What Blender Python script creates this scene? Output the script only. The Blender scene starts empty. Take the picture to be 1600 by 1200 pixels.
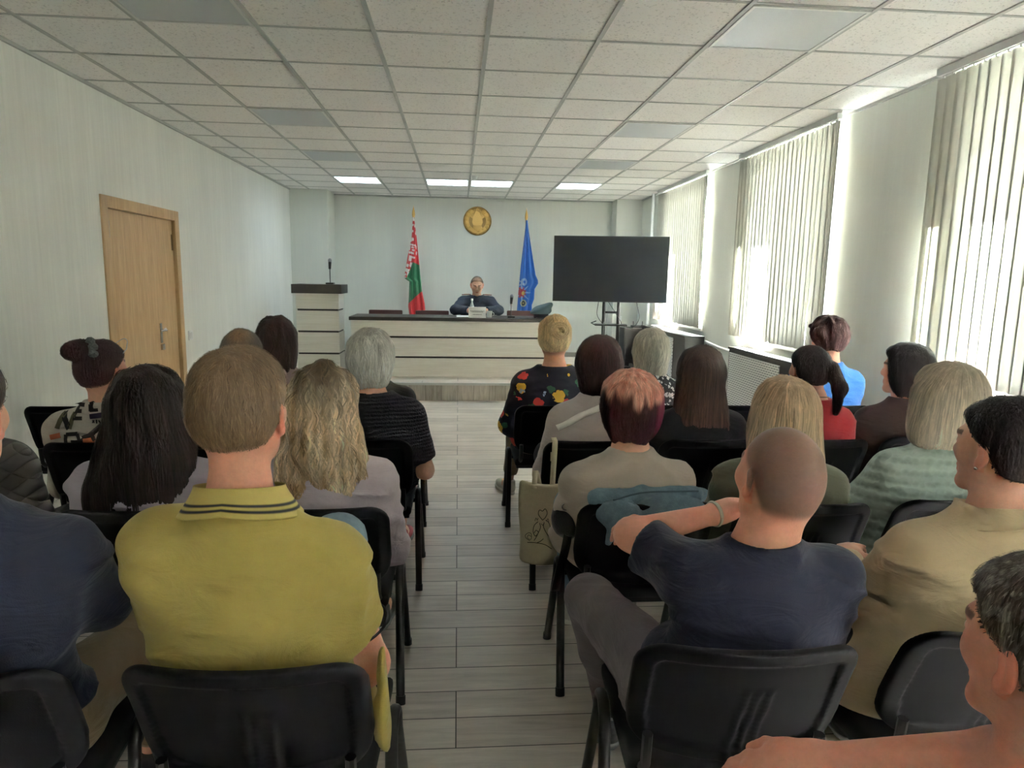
import bpy, bmesh, math, random
import numpy as np
from mathutils import Vector, Matrix
rng = np.random.default_rng(7); random.seed(7)
PI = math.pi
COL = bpy.context.scene.collection
def lin(h):
    c = [int(h[i:i+2], 16)/255 for i in (0, 2, 4)]
    return tuple((x/12.92 if x <= .04045 else ((x+.055)/1.055)**2.4) for x in c)
# ---------------------------------------------------------------- materials
MATS = {}
class NT:
    def __init__(s, m): s.t = m.node_tree; s.n = s.t.nodes; s.l = s.t.links
    def __call__(s, typ, **k):
        n = s.n.new(typ); ins = k.pop('i', {})
        for a, v in k.items(): setattr(n, a, v)
        for a, v in ins.items():
            if hasattr(v, 'is_linked') or isinstance(v, bpy.types.NodeSocket): s.l.new(v, n.inputs[a])
            else: n.inputs[a].default_value = v
        return n
def c4(c): return (*c, 1) if len(c) == 3 else c
def newmat(name):
    m = bpy.data.materials.new(name); m.use_nodes = True
    return m, NT(m), m.node_tree.nodes['Principled BSDF']
def mat(name, col, rough=.6, metal=0, spec=.5, noise=0, nscale=20, bump=0, bscale=60, stretch=(1, 1, 1), sheen=0, col2=None, coord='Object', attr=None, emit=0, trans=0, sss=0, wr=0):
    if name in MATS: return MATS[name]
    m, n, b = newmat(name)
    col = lin(col) if isinstance(col, str) else col
    b.inputs['Roughness'].default_value = rough; b.inputs['Metallic'].default_value = metal
    b.inputs['Specular IOR Level'].default_value = spec
    tc = n('ShaderNodeTexCoord'); mp = n('ShaderNodeMapping', i={'Vector': tc.outputs[coord], 'Scale': stretch})
    base = None
    if attr: base = n('ShaderNodeAttribute', attribute_name=attr).outputs['Color']
    if noise:
        nz = n('ShaderNodeTexNoise', i={'Vector': mp.outputs[0], 'Scale': nscale, 'Detail': 6, 'Roughness': .65})
        if attr:
            f = n('ShaderNodeMapRange', i={'Value': nz.outputs[0], 'From Min': .3, 'From Max': .7, 'To Min': 1-noise, 'To Max': 1+noise})
            base = n('ShaderNodeMix', data_type='RGBA', blend_type='MULTIPLY', i={0: 1.0, 6: base, 7: f.outputs[0]}).outputs[2]
        else:
            c2 = lin(col2) if isinstance(col2, str) else (col2 or tuple(x*(1-noise) for x in col))
            f = n('ShaderNodeMapRange', i={'Value': nz.outputs[0], 'From Min': .35, 'From Max': .65})
            base = n('ShaderNodeMix', data_type='RGBA', i={0: f.outputs[0], 6: c4(c2), 7: c4(col)}).outputs[2]
    if base: n.l.new(base, b.inputs['Base Color'])
    else: b.inputs['Base Color'].default_value = c4(col)
    if bump:
        nb = n('ShaderNodeTexNoise', i={'Vector': mp.outputs[0], 'Scale': bscale, 'Detail': 4})
        bp = n('ShaderNodeBump', i={'Height': nb.outputs[0], 'Strength': bump, 'Distance': .01}); n.l.new(bp.outputs[0], b.inputs['Normal'])
    if wr:
        m2 = n('ShaderNodeMapping', i={'Vector': tc.outputs[coord], 'Scale': (1, 1, 2.4), 'Rotation': (.3, .5, .2)})
        n2 = n('ShaderNodeTexNoise', i={'Vector': m2.outputs[0], 'Scale': 6.5, 'Detail': 3, 'Roughness': .5, 'Distortion': 1.6})
        b2 = n('ShaderNodeBump', i={'Height': n2.outputs[0], 'Strength': wr, 'Distance': .05})
        if bump: n.l.new(bp.outputs[0], b2.inputs['Normal'])
        n.l.new(b2.outputs[0], b.inputs['Normal'])
    if sheen: b.inputs['Sheen Weight'].default_value = sheen
    if sss:
        b.inputs['Subsurface Weight'].default_value = sss; b.inputs['Subsurface Radius'].default_value = (.9, .35, .2); b.inputs['Subsurface Scale'].default_value = .008
    if emit:
        b.inputs['Emission Color'].default_value = c4(col); b.inputs['Emission Strength'].default_value = emit
    MATS[name] = m
    return m
# ---------------------------------------------------------------- objects
def tag(o, label=None, cat=None, group=None, kind=None):
    for k, v in (('label', label), ('category', cat), ('group', group), ('kind', kind)):
        if v: o[k] = v
    return o
def empty(name, loc=(0, 0, 0), rz=0):
    o = bpy.data.objects.new(name, None); o.location = loc; o.rotation_euler = (0, 0, rz); COL.objects.link(o); o.empty_display_size = .1
    return o
def link(name, me, m=None, parent=None, loc=(0, 0, 0), rz=0, smooth=None):
    o = bpy.data.objects.new(name, me); COL.objects.link(o)
    for x in (m if isinstance(m, (list, tuple)) else [m]):
        if x: me.materials.append(x)
    o.parent = parent; o.location = loc; o.rotation_euler = (0, 0, rz)
    if smooth is True: me.polygons.foreach_set('use_smooth', np.ones(len(me.polygons), bool))
    elif smooth: me.polygons.foreach_set('use_smooth', np.ones(len(me.polygons), bool)); me.set_sharp_from_angle(angle=smooth)
    return o
def npmesh(name, V, F, cols=None):
    V = np.asarray(V, np.float32); F = np.asarray(F, np.int32); k = F.shape[1]
    me = bpy.data.meshes.new(name); me.vertices.add(len(V)); me.vertices.foreach_set('co', V.ravel())
    me.loops.add(F.size); me.loops.foreach_set('vertex_index', F.ravel())
    me.polygons.add(len(F)); me.polygons.foreach_set('loop_start', np.arange(0, F.size, k, dtype=np.int32))
    me.update(calc_edges=True)
    if cols is not None:
        a = me.color_attributes.new('Col', 'FLOAT_COLOR', 'POINT')
        C = np.ones((len(V), 4), np.float32); C[:, :3] = cols; a.data.foreach_set('color', C.ravel())
    return me
class MB:
    """collects shapes into one mesh"""
    def __init__(s): s.bm = bmesh.new(); s.mi = 0
    def _mark(s, n0):
        s.bm.faces.ensure_lookup_table()
        for f in s.bm.faces[n0:]: f.material_index = s.mi
    def box(s, lo, hi, bev=0, M=None, seg=2):
        n0 = len(s.bm.faces)
        c = [(lo[i]+hi[i])/2 for i in range(3)]; d = [abs(hi[i]-lo[i]) for i in range(3)]
        T = Matrix.Translation(c) @ Matrix.Diagonal((*d, 1))
        r = bmesh.ops.create_cube(s.bm, size=1, matrix=T)
        if bev:
            ed = {e for v in r['verts'] for e in v.link_edges}
            bmesh.ops.bevel(s.bm, geom=list(ed), offset=bev, segments=seg, affect='EDGES', profile=.7)
        if M is not None:
            s.bm.faces.ensure_lookup_table(); vs = {v for f in s.bm.faces[n0:] for v in f.verts}
            bmesh.ops.transform(s.bm, matrix=M, verts=list(vs))
        s._mark(n0); return s
    def tube(s, pts, r, n=10, sx=1, cap=True, up=(0, 0, 1)):
        """sweep; r scalar or list; sx flattens along the side direction"""
        n0 = len(s.bm.faces); P = [Vector(p) for p in pts]; R = r if isinstance(r, (list, tuple)) else [r]*len(P)
        rings = []; prev = None
        for i, p in enumerate(P):
            t = (P[min(i+1, len(P)-1)]-P[max(i-1, 0)]).normalized()
            a = prev if prev is not None else Vector(up)
            a = a-t*a.dot(t)
            if a.length < 1e-4: a = t.orthogonal()
            a.normalize(); b = t.cross(a); prev = a
            rings.append([s.bm.verts.new(p+R[i]*(a*math.cos(2*PI*k/n)+b*sx*math.sin(2*PI*k/n))) for k in range(n)])
        for A, B in zip(rings, rings[1:]):
            for k in range(n): s.bm.faces.new((A[k], A[(k+1) % n], B[(k+1) % n], B[k]))
        if cap: s.bm.faces.new(rings[0][::-1]); s.bm.faces.new(rings[-1])
        s._mark(n0); return s
    def lathe(s, prof, c=(0, 0, 0), n=24, M=None):
        n0 = len(s.bm.faces); rings = []; M = M or Matrix.Identity(4)
        for r, z in prof:
            if r < 1e-6: rings.append([s.bm.verts.new(M @ Vector((c[0], c[1], c[2]+z)))])
            else: rings.append([s.bm.verts.new(M @ Vector((c[0]+r*math.cos(2*PI*k/n), c[1]+r*math.sin(2*PI*k/n), c[2]+z))) for k in range(n)])
        for A, B in zip(rings, rings[1:]):
            for k in range(n):
                q = [A[k % len(A)], A[(k+1) % len(A)], B[(k+1) % len(B)], B[k % len(B)]]
                u = []
                for v in q:
                    if v not in u: u.append(v)
                if len(u) > 2: s.bm.faces.new(u)
        s._mark(n0); return s
    def prism(s, poly, y0, y1, M=None):
        """polygon in xz extruded along y"""
        n0 = len(s.bm.faces); M = M or Matrix.Identity(4)
        A = [s.bm.verts.new(M @ Vector((x, y0, z))) for x, z in poly]; B = [s.bm.verts.new(M @ Vector((x, y1, z))) for x, z in poly]
        s.bm.faces.new(A); s.bm.faces.new(B[::-1])
        for k in range(len(A)): s.bm.faces.new((A[k-1], B[k-1], B[k], A[k]))
        s._mark(n0); return s
    def ball(s, c, r, n=16, M=None):
        n0 = len(s.bm.faces); r = r if isinstance(r, (tuple, list)) else (r, r, r)
        T = Matrix.Translation(c) @ (M or Matrix.Identity(4)) @ Matrix.Diagonal((*r, 1))
        bmesh.ops.create_uvsphere(s.bm, u_segments=n, v_segments=max(6, n*2//3), radius=1, matrix=T)
        s._mark(n0); return s
    def mesh(s, name):
        bmesh.ops.recalc_face_normals(s.bm, faces=s.bm.faces)
        me = bpy.data.meshes.new(name); s.bm.to_mesh(me); s.bm.free(); return me
    def build(s, name, m, parent=None, loc=(0, 0, 0), rz=0, smooth=.7): return link(name, s.mesh(name), m, parent, loc, rz, smooth)
def arc(c, r, a0, a1, n, plane='yz'):
    out = []
    for k in range(n+1):
        a = a0+(a1-a0)*k/n; u, v = r*math.cos(a), r*math.sin(a)
        out.append({'yz': (c[0], c[1]+u, c[2]+v), 'xz': (c[0]+u, c[1], c[2]+v), 'xy': (c[0]+u, c[1]+v, c[2])}[plane])
    return out
def copy_tree(o, parent=None):
    c = o.copy(); COL.objects.link(c)
    if parent: c.parent = parent
    for ch in list(o.children): copy_tree(ch, c)
    return c
def spline(pts, n):
    """Catmull-Rom through points"""
    P = np.array(pts, float); Q = np.vstack([2*P[0]-P[1], P, 2*P[-1]-P[-2]]); out = []
    m = len(P)-1
    for j in range(n+1):
        t = j/n*m; i = min(int(t), m-1); f = t-i
        a, b, c, d = Q[i:i+4]
        out.append(.5*(2*b+(c-a)*f+(2*a-5*b+4*c-d)*f*f+(3*b-a-3*c+d)*f**3))
    return [tuple(x) for x in out]
# ---------------------------------------------------------------- implicit surfaces
def axis(lo, hi, h, fine=()):
    x = [lo]
    while x[-1] < hi:
        st = h
        for a, b, hf in fine:
            d = 0 if a-hf <= x[-1] <= b else (a-x[-1] if x[-1] < a else x[-1]-b)
            st = min(st, hf+.35*max(d, 0))
        x.append(x[-1]+st)
    return np.array(x, np.float32)
def smin(a, b, k):
    if k <= 0: return np.minimum(a, b)
    h = np.maximum(k-np.abs(a-b), 0)/k
    return np.minimum(a, b)-h*h*k*.25
def smax(a, b, k): return -smin(-a, -b, k)
def sst(x): x = np.clip(x, 0, 1); return x*x*(3-2*x)
class Field:
    def __init__(s, xs, ys, zs):
        s.ax = (xs, ys, zs); s.D = np.full((len(xs), len(ys), len(zs)), .3, np.float32)
        s.full = (slice(None),)*3
    def pts(s, sl=None):
        sl = sl or s.full
        return (s.ax[0][sl[0]][:, None, None], s.ax[1][sl[1]][None, :, None], s.ax[2][sl[2]][None, None, :])
    def sl(s, lo, hi, m=.07): return tuple(slice(max(0, int(np.searchsorted(a, l-m))-1), int(np.searchsorted(a, h+m))+1) for a, l, h in zip(s.ax, lo, hi))
    def add(s, fn, lo, hi, k=.03, mode='u', m=.07):
        sl = s.sl(lo, hi, m); x, y, z = s.pts(sl)
        if 0 in s.D[sl].shape: return s
        d = fn(x, y, z).astype(np.float32); D = s.D[sl]
        s.D[sl] = smin(D, d, k) if mode == 'u' else smax(D, -d, k)
        return s
    def cap(s, a, b, ra, rb=None, k=.03, mode='u', cut=None, sy=1):
        a = np.array(a, float); b = np.array(b, float); rb = ra if rb is None else rb; R = max(ra, rb)
        ab = b-a; L2 = max(ab@ab, 1e-9)
        def fn(x, y, z):
            t = np.clip(((x-a[0])*ab[0]+(y-a[1])*ab[1]+(z-a[2])*ab[2])/L2, 0, 1)
            d = np.sqrt((x-a[0]-t*ab[0])**2+(y-a[1]-t*ab[1])**2+(z-a[2]-t*ab[2])**2)-(ra+(rb-ra)*t)
            if cut is not None:
                L = math.sqrt(L2); q = ((x-a[0])*ab[0]+(y-a[1])*ab[1]+(z-a[2])*ab[2])/L
                d = smax(d, q-L*cut, .008)
            return d
        return s.add(fn, np.minimum(a, b)-R, np.maximum(a, b)+R, k, mode)
    def chain(s, pts, rs, k=.03, mode='u'):
        for i in range(len(pts)-1): s.cap(pts[i], pts[i+1], rs[i], rs[i+1], k, mode)
        return s
    def ell(s, c, r, M=None, k=.03, mode='u', m=.07):
        c = np.array(c, float); r = np.array(r, float); M = np.eye(3) if M is None else M
        e = np.sqrt(((M*r)**2).sum(1))
        return s.add(lambda x, y, z: ell_d(x-c[0], y-c[1], z-c[2], r, M), c-e, c+e, k, mode, m)
    def mesh(s): return surfnets(s.D, *s.ax)
    def sample(s, P):
        out = np.zeros(len(P)); I = []; T = []
        for q, a in zip(P.T, s.ax):
            i = np.clip(np.searchsorted(a, q)-1, 0, len(a)-2); I.append(i); T.append(np.clip((q-a[i])/(a[i+1]-a[i]), 0, 1))
        for c in range(8):
            b = (c & 1, c >> 1 & 1, c >> 2); w = 1.
            for j in range(3): w = w*(T[j] if b[j] else 1-T[j])
            out += w*s.D[I[0]+b[0], I[1]+b[1], I[2]+b[2]]
        return out
    def grad(s, P, e=.004):
        g = np.stack([s.sample(P+d)-s.sample(P-d) for d in np.eye(3)*e], 1)
        return g/(np.linalg.norm(g, axis=1, keepdims=True)+1e-9)
def ell_d(x, y, z, r, M):
    X = M[0, 0]*x+M[1, 0]*y+M[2, 0]*z; Y = M[0, 1]*x+M[1, 1]*y+M[2, 1]*z; Z = M[0, 2]*x+M[1, 2]*y+M[2, 2]*z
    q = np.sqrt((X/r[0])**2+(Y/r[1])**2+(Z/r[2])**2)+1e-9
    g = np.sqrt((X/r[0]**2)**2+(Y/r[1]**2)**2+(Z/r[2]**2)**2)+1e-9
    return np.clip((q-1)*q/g, -.2, .4)
def loft_d(x, y, z, prof):
    """stack of ellipses: rows z, cx, cy, a, b"""
    P = np.array(prof, float); P = P[P[:, 0].argsort()]; Z = z.ravel()
    cx, cy, a, b = [np.interp(Z, P[:, 0], smoothcol(P, i, Z)) if False else smoothcol(P, i, Z) for i in range(1, 5)]
    cx, cy, a, b = [v[None, None, :] for v in (cx, cy, a, b)]
    dx, dy = x-cx, y-cy
    q = np.sqrt((dx/a)**2+(dy/b)**2)+1e-9; g = np.sqrt((dx/a**2)**2+(dy/b**2)**2)+1e-9
    d = np.clip((q-1)*q/g, -.2, .4)
    return smax(d, smax(z-P[-1, 0], P[0, 0]-z, .001), .02)
def smoothcol(P, i, Z):
    zz = P[:, 0]; t = np.clip(np.interp(Z, zz, np.arange(len(zz))), 0, len(zz)-1-1e-6); k = t.astype(int); f = t-k
    Q = np.concatenate([[P[0, i]], P[:, i], [P[-1, i]]])
    a, b, c, d = Q[k], Q[k+1], Q[k+2], Q[k+3]
    return np.maximum(.5*(2*b+(c-a)*f+(2*a-5*b+4*c-d)*f*f+(3*b-a-3*c+d)*f**3), .004 if i > 2 else -9)
def surfnets(D, xs, ys, zs):
    s = D < 0
    n = np.zeros(tuple(k-1 for k in D.shape), np.int8)
    for a in (0, 1):
        for b in (0, 1):
            for c in (0, 1): n += s[a:D.shape[0]-1+a, b:D.shape[1]-1+b, c:D.shape[2]-1+c]
    act = (n > 0) & (n < 8); idx = np.full(n.shape, -1, np.int32); idx[act] = np.arange(act.sum())
    I, J, K = np.nonzero(act); acc = np.zeros((len(I), 3)); cnt = np.zeros(len(I))
    for ax in range(3):
        for u in (0, 1):
            for v in (0, 1):
                a = [0, 0, 0]; o = [k for k in range(3) if k != ax]; a[o[0]] = u; a[o[1]] = v; b = list(a); b[ax] = 1
                va = D[I+a[0], J+a[1], K+a[2]]; vb = D[I+b[0], J+b[1], K+b[2]]; m = (va < 0) != (vb < 0)
                t = np.where(m, va/np.where(m, va-vb, 1), 0); p = np.tile(np.array(a, float), (len(I), 1)); p[:, ax] = t
                acc += p*m[:, None]; cnt += m
    P = acc/cnt[:, None]+np.stack([I, J, K], 1)
    V = np.stack([np.interp(P[:, i], np.arange(len(a)), a) for i, a in enumerate((xs, ys, zs))], 1)
    F = []
    for ax in range(3):
        o = [(ax+1) % 3, (ax+2) % 3]; A = np.moveaxis(s, ax, 0)
        e = s[tuple(slice(0, -1) if k == ax else slice(1, -1) for k in range(3))] != s[tuple(slice(1, None) if k == ax else slice(1, -1) for k in range(3))]
        ii = np.stack(np.nonzero(e), 1)
        for k in o: ii[:, k] += 1
        ins = s[tuple(ii.T)]; q = []
        for du, dv in ((1, 1), (0, 1), (0, 0), (1, 0)):
            c = ii.copy(); c[:, o[0]] -= du; c[:, o[1]] -= dv; q.append(idx[tuple(c.T)])
        q = np.stack(q, 1); q[~ins] = q[~ins][:, ::-1]; F.append(q)
    return V, np.concatenate(F)
def vnoise(x, y, z, seed=0):
    """smooth value noise on broadcastable coordinates"""
    x, y, z = np.broadcast_arrays(x, y, z); R = np.random.default_rng(seed).random((32, 32, 32)).astype(np.float32)*2-1
    i, j, k = [np.floor(v).astype(int) for v in (x, y, z)]; u, v, w = sst(x-i), sst(y-j), sst(z-k); o = 0
    for a in (0, 1):
        for b in (0, 1):
            for c in (0, 1): o = o+(u if a else 1-u)*(v if b else 1-v)*(w if c else 1-w)*R[(i+a) % 32, (j+b) % 32, (k+c) % 32]
    return o
def rot(yaw=0, pitch=0, roll=0):
    cz, sz, cx, sx, cy, sy = math.cos(yaw), math.sin(yaw), math.cos(pitch), math.sin(pitch), math.cos(roll), math.sin(roll)
    return np.array([[cz, -sz, 0], [sz, cz, 0], [0, 0, 1]]) @ np.array([[1, 0, 0], [0, cx, -sx], [0, sx, cx]]) @ np.array([[cy, 0, sy], [0, 1, 0], [-sy, 0, cy]])
# ---------------------------------------------------------------- people
def hexs(*h): return [np.array(lin(x)) for x in h]
SKIN = mat('skin', 'd8a88c', .55, attr='Col', noise=.07, nscale=60, bump=.12, bscale=220, spec=.35, sss=.12)
HAIR = mat('hair', '403028', .6, attr='Col', noise=.22, nscale=55, stretch=(1, 1, .12), bump=.5, bscale=150, spec=.2)
BUZZ = None
ZY = [-.12, -.05, -.02, .02, .05, .095]
ZL = {'m': [-.078, -.07, -.012, .015, .05, .075], 'f': [-.115, -.105, -.085, -.03, .045, .075], 'up': [-.085, -.07, -.01, .02, .05, .07], 'bald': [-.075, -.065, -.01, .02, .05, .072]}
class Head:
    def __init__(s, c, R, sc): s.c = np.array(c, float); s.R = R; s.s = sc
    def q(s, x, y, z):
        x, y, z = x-s.c[0], y-s.c[1], z-s.c[2]; R = s.R
        return tuple((R[0, k]*x+R[1, k]*y+R[2, k]*z)/s.s for k in range(3))
    def p(s, v): return s.c+s.R @ (np.array(v, float)*s.s)
    def skull(s, x, y, z):
        a, b, c = s.q(x, y, z); I = np.eye(3)
        d = ell_d(a, b+.014, c-.025, (.075, .096, .089), I)
        d = smin(d, ell_d(a, b+.045, c+.02, (.063, .052, .065), I), .04)
        return d*s.s
    def line(s, a, b, c, kind, lift=0): return c-np.interp(b, ZY, ZL[kind])-lift
    def build(s, F, ears=True):
        E = lambda c, r, k=.02, mode='u': F.ell(s.p(c), np.array(r)*s.s, s.R, k*s.s, mode)
        C = lambda a, b, r1, r2, k=.02, mode='u': F.cap(s.p(a), s.p(b), r1*s.s, r2*s.s, k*s.s, mode)
        E((0, -.014, .025), (.075, .096, .089), .0); E((0, -.045, -.02), (.063, .052, .065), .04)
        E((0, .032, -.035), (.058, .058, .085), .04)
        for e in (-1, 1):
            C((e*.05, -.002, -.06), (e*.016, .068, -.106), .020, .017, .03)
            E((e*.04, .056, -.02), (.022, .02, .02), .03)
        E((0, .074, -.106), (.02, .016, .016), .02)
        C((-.03, .078, .022), (.03, .078, .022), .011, .011, .02)
        for e in (-1, 1):
            E((e*.032, .094, .004), (.018, .014, .012), .015, 's'); E((e*.031, .076, .004), (.0125, .0125, .0115), .004)
        C((0, .086, .014), (0, .103, -.028), .008, .0115, .014)
        for e in (-1, 1): E((e*.011, .094, -.033), (.009, .01, .008), .01)
        E((0, .085, -.064), (.023, .011, .0065), .008); E((0, .084, -.077), (.02, .011, .007), .008)
        if ears:
            for e in (-1, 1):
                M = s.R @ rot(e*-.42*-1, .12) if False else s.R @ rot(e*.52, .12)
                c = np.array((e*.084, -.014, -.008)); r = np.array((.0075, .021, .033))*s.s
                F.ell(s.p(c), r, M, .008*s.s)
                F.ell(s.p((e*.080, .0, -.036)), np.array((.006, .01, .012))*s.s, M, .012*s.s)
                cc = s.p(c)+M @ np.array((e*.009, .003, -.002))*s.s
                F.ell(cc, np.array((.0065, .011, .019))*s.s, M, .005*s.s, 's')
    def tint(s, V, skin, hairc=None, buzz=None, closed=False, lift=0):
        a, b, c = s.q(V[:, 0], V[:, 1], V[:, 2]); n = len(V); C = np.tile(skin, (n, 1))
        def mixc(col, m): C[:] = C*(1-m[:, None])+np.array(col)*m[:, None]
        red = np.array(skin)*np.array((1.02, .72, .68)); hd = (a**2+b**2 < .02) & (abs(c) < .14)
        mixc(red, np.where((abs(a) > .074) & (abs(b+.012) < .04) & (abs(c+.01) < .045), .75, 0.))
        mixc(red, .35*np.exp(-((abs(a)-.04)**2/.0005+(c+.025)**2/.0006))*(b > .03)*hd)
        mixc(np.array(skin)*np.array((.82, .48, .48)), np.where((abs(a) < .022) & (abs(c+.070) < .011) & (b > .085), .8, 0.))
        if hairc is not None:
            mixc(hairc, np.where((abs(abs(a)-.032) < .02) & (abs(c-.027) < .0055) & (b > .06), .75, 0.))
            if buzz: mixc(np.array(hairc), buzz*sst((s.line(a, b, c, 'bald', lift))/.03+.3)*sst((.11-abs(c-.03))/.02)*hd)
        if not closed:
            ey = (a-np.sign(a)*.031)**2+(c-.004)**2
            mixc((.75, .72, .7), np.where((ey < .0085**2) & (b > .08), 1, 0.)); mixc((.05, .03, .02), np.where((ey < .0045**2) & (b > .08), 1, 0.))
        return C
def hand(F, W, d, nrm, side, curl=.5, s=1, spread=.012, r=.0088):
    """palm, four fingers and a thumb; nrm = back of the hand, side = +1 when the thumb is towards d x nrm"""
    W = np.array(W, float); d = np.array(d, float); d /= np.linalg.norm(d); nrm = np.array(nrm, float); nrm -= d*(nrm@d); nrm /= np.linalg.norm(nrm)
    lat = np.cross(d, nrm)*side; M = np.stack([lat, d, nrm], 1)
    F.ell(W+d*.047*s, np.array((.040, .054, .0165))*s, M, .02)
    F.cap(W-d*.01, W+d*.03*s, .026*s, .03*s, .03)
    for k, (o, L) in enumerate(((.030, .072), (.010, .08), (-.011, .074), (-.030, .058))):
        p = W+d*(.088-.012*(k == 3)-.004*(k == 0))*s+lat*o*s; a = curl*(.55+.06*k); v = d*math.cos(a)-nrm*math.sin(a)+lat*o*.25*spread/.012
        F.ell(p, np.array((.0105, .012, .0115))*s, M, .012)
        q = p+v*L*.45*s; a2 = a+curl*(.95+.05*k); v2 = d*math.cos(a2)-nrm*math.sin(a2); q2 = q+v2*L*.33*s
        a3 = a2+curl*.7; v3 = d*math.cos(a3)-nrm*math.sin(a3); q3 = q2+v3*L*.26*s
        F.cap(p, q, r*1.08*s, r*s, .004).cap(q, q2, r*1.02*s, r*.9*s, .003).cap(q2, q3, r*.9*s, r*.78*s, .003)
    p = W+d*.022*s+lat*.03*s; q = p+(d*.6+lat*.62-nrm*.3)*.045*s; q2 = q+(d*.85+lat*.2-nrm*.35)*.034*s
    F.cap(p, q, .014*s, .0115*s, .02).cap(q, q2, .0112*s, .009*s, .004)
def A3(*v): return np.array(v, float)
class Fig:
    """joint positions of a seated figure in chair coordinates"""
    def __init__(s, h, w=1, g=1, belly=0, tilt=0, sw=0, hyaw=0, hpitch=0, hroll=0, hs=1, lean=0, female=0, pel=(0, -.03), nk=.148):
        s.h = A3(*h); s.w, s.g, s.belly, s.hs, s.female = w, g, belly, hs, female; s.pel = pel
        s.head = Head(s.h, rot(hyaw, hpitch, hroll), hs)
        s.N = s.h+A3(-.25*h[0]*0, -.05-.01*lean, -nk*hs)
        c, si = math.cos(sw), math.sin(sw)
        s.S = [s.N+A3(e*.172*w*c, .03+e*.172*w*si, -.122-e*tilt) for e in (-1, 1)]
        s.E = [None, None]; s.W = [None, None]; s.hd = [None, None]
        s.Hp = [A3(e*.09*g+pel[0], (.02+pel[1]), .555) for e in (-1, 1)]
        s.K = [A3(e*.12*g, .44, .55) for e in (-1, 1)]; s.A = [A3(e*.115*g, .46, .09) for e in (-1, 1)]; s.toe = [A3(e*.15, 1, 0) for e in (-1, 1)]
        for e in (0, 1): s.arm(e, 'lap')
    def arm(s, e, kind, E=None, W=None, hd=None):
        x = -1 if e == 0 else 1; S = s.S[e]
        if kind == 'lap': E_ = S+A3(x*.05, .07, -.27); W_ = A3(x*.09+S[0]*.2, S[1]+.32, max(.62, E_[2]-.06))
        elif kind == 'cross': E_ = S+A3(x*.065, .10, -.24); W_ = A3(-x*.06+s.N[0], E_[1]+.14, E_[2]+.03)
        elif kind == 'side': E_ = S+A3(x*.09, -.02, -.27); W_ = E_+A3(-x*.05, .22, -.05)
        else: E_, W_ = A3(*E), A3(*W)
        if E is not None: E_ = A3(*E)
        if W is not None: W_ = A3(*W)
        s.E[e], s.W[e] = E_, W_; d = W_-E_; s.hd[e] = A3(*hd) if hd is not None else d/np.linalg.norm(d)
        return s
    def leg(s, e, K=None, A=None, toe=None):
        if K: s.K[e] = A3(*K)
        if A: s.A[e] = A3(*A)
        if toe: s.toe[e] = A3(*toe)
        return s
    def prof(s, o=0, hem=.43):
        T = s.N[2]; w, g, b = s.w, s.g, s.belly; px, py = s.pel; Nx, Ny = s.N[0], s.N[1]
        rows = []
        for z, a, bb, f, dy in ((.455, .14*g, .10, 0, .02), (.49, .172*g, .125, 0, .012), (.56, .185*g+.01*s.female, .132+.4*b, .2, 0), (.47+.4*(T-.47), .163*g+.3*b, .118+b, .55, -.01+.6*b),
                              (T-.25, .168*(.4*w+.6*g), .12+.5*b, .8, -.005+.2*b), (T-.13, .150*w, .105, .97, .012), (T-.065, .105*w, .08, 1, .015), (T-.015, .066, .062, 1, .008), (T+.03, .054, .054, 1, .012)):
            rows.append((z, px+(Nx-px)*f, py+(Ny-py)*f+dy, a+o, bb+o))
        return rows
    def torso(s, F, o=0):
        P = s.prof(o); lo = A3(min(p[1]-p[3] for p in P), min(p[2]-p[4] for p in P), P[0][0]); hi = A3(max(p[1]+p[3] for p in P), max(p[2]+p[4] for p in P), P[-1][0])
        F.add(lambda x, y, z: loft_d(x, y, z, P), lo, hi, 0)
        for e in (0, 1):
            x = -1 if e == 0 else 1
            F.cap(s.N+A3(x*.03, .012, -.035), s.S[e]+A3(-x*.012, 0, .004), .043+o, .052*s.w**.5+o, .06)
            F.ell(s.S[e]+A3(-x*.055, -.035, -.085), A3(.07+o, .045+o, .09+o), None, .06)
    def arms(s, F, o=0, e0=1.0, e=None, both=True):
        ks = (.8+.2*s.g)
        for i in ((0, 1) if e is None else (e,)):
            F.cap(s.S[i], s.E[i], .056*ks+o, .043*ks+o, .05); F.cap(s.E[i], s.W[i], .044*ks+o, .028*ks+o, .02)
    def sleeves(s, F, o, L):
        ks = (.8+.2*s.g)
        for i in (0, 1):
            if L <= 0: continue
            if L <= 1: F.cap(s.S[i], s.E[i], .057*ks+o, (.045*ks+o+.008), .055, cut=L)
            else:
                F.cap(s.S[i], s.E[i], .057*ks+o, .046*ks+o, .055); F.cap(s.E[i], s.W[i], .046*ks+o, .034*ks+o, .03, cut=min(L-1, .97))
    def legs(s, F, o=0, to=1.0):
        kg = .75+.25*s.g
        for i in (0, 1):
            F.cap(s.Hp[i], s.K[i], .084*kg+o, .06*kg+o, .04)
            F.cap(s.K[i], s.A[i]+A3(0, 0, .02), .059*kg+o, .038+o, .03, cut=to if to < 1 else None)
            if to >= .5: F.ell((s.K[i]*.7+s.A[i]*.3)+A3(0, -.025, 0), A3(.045+o, .045+o, .10), None, .04)
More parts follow.
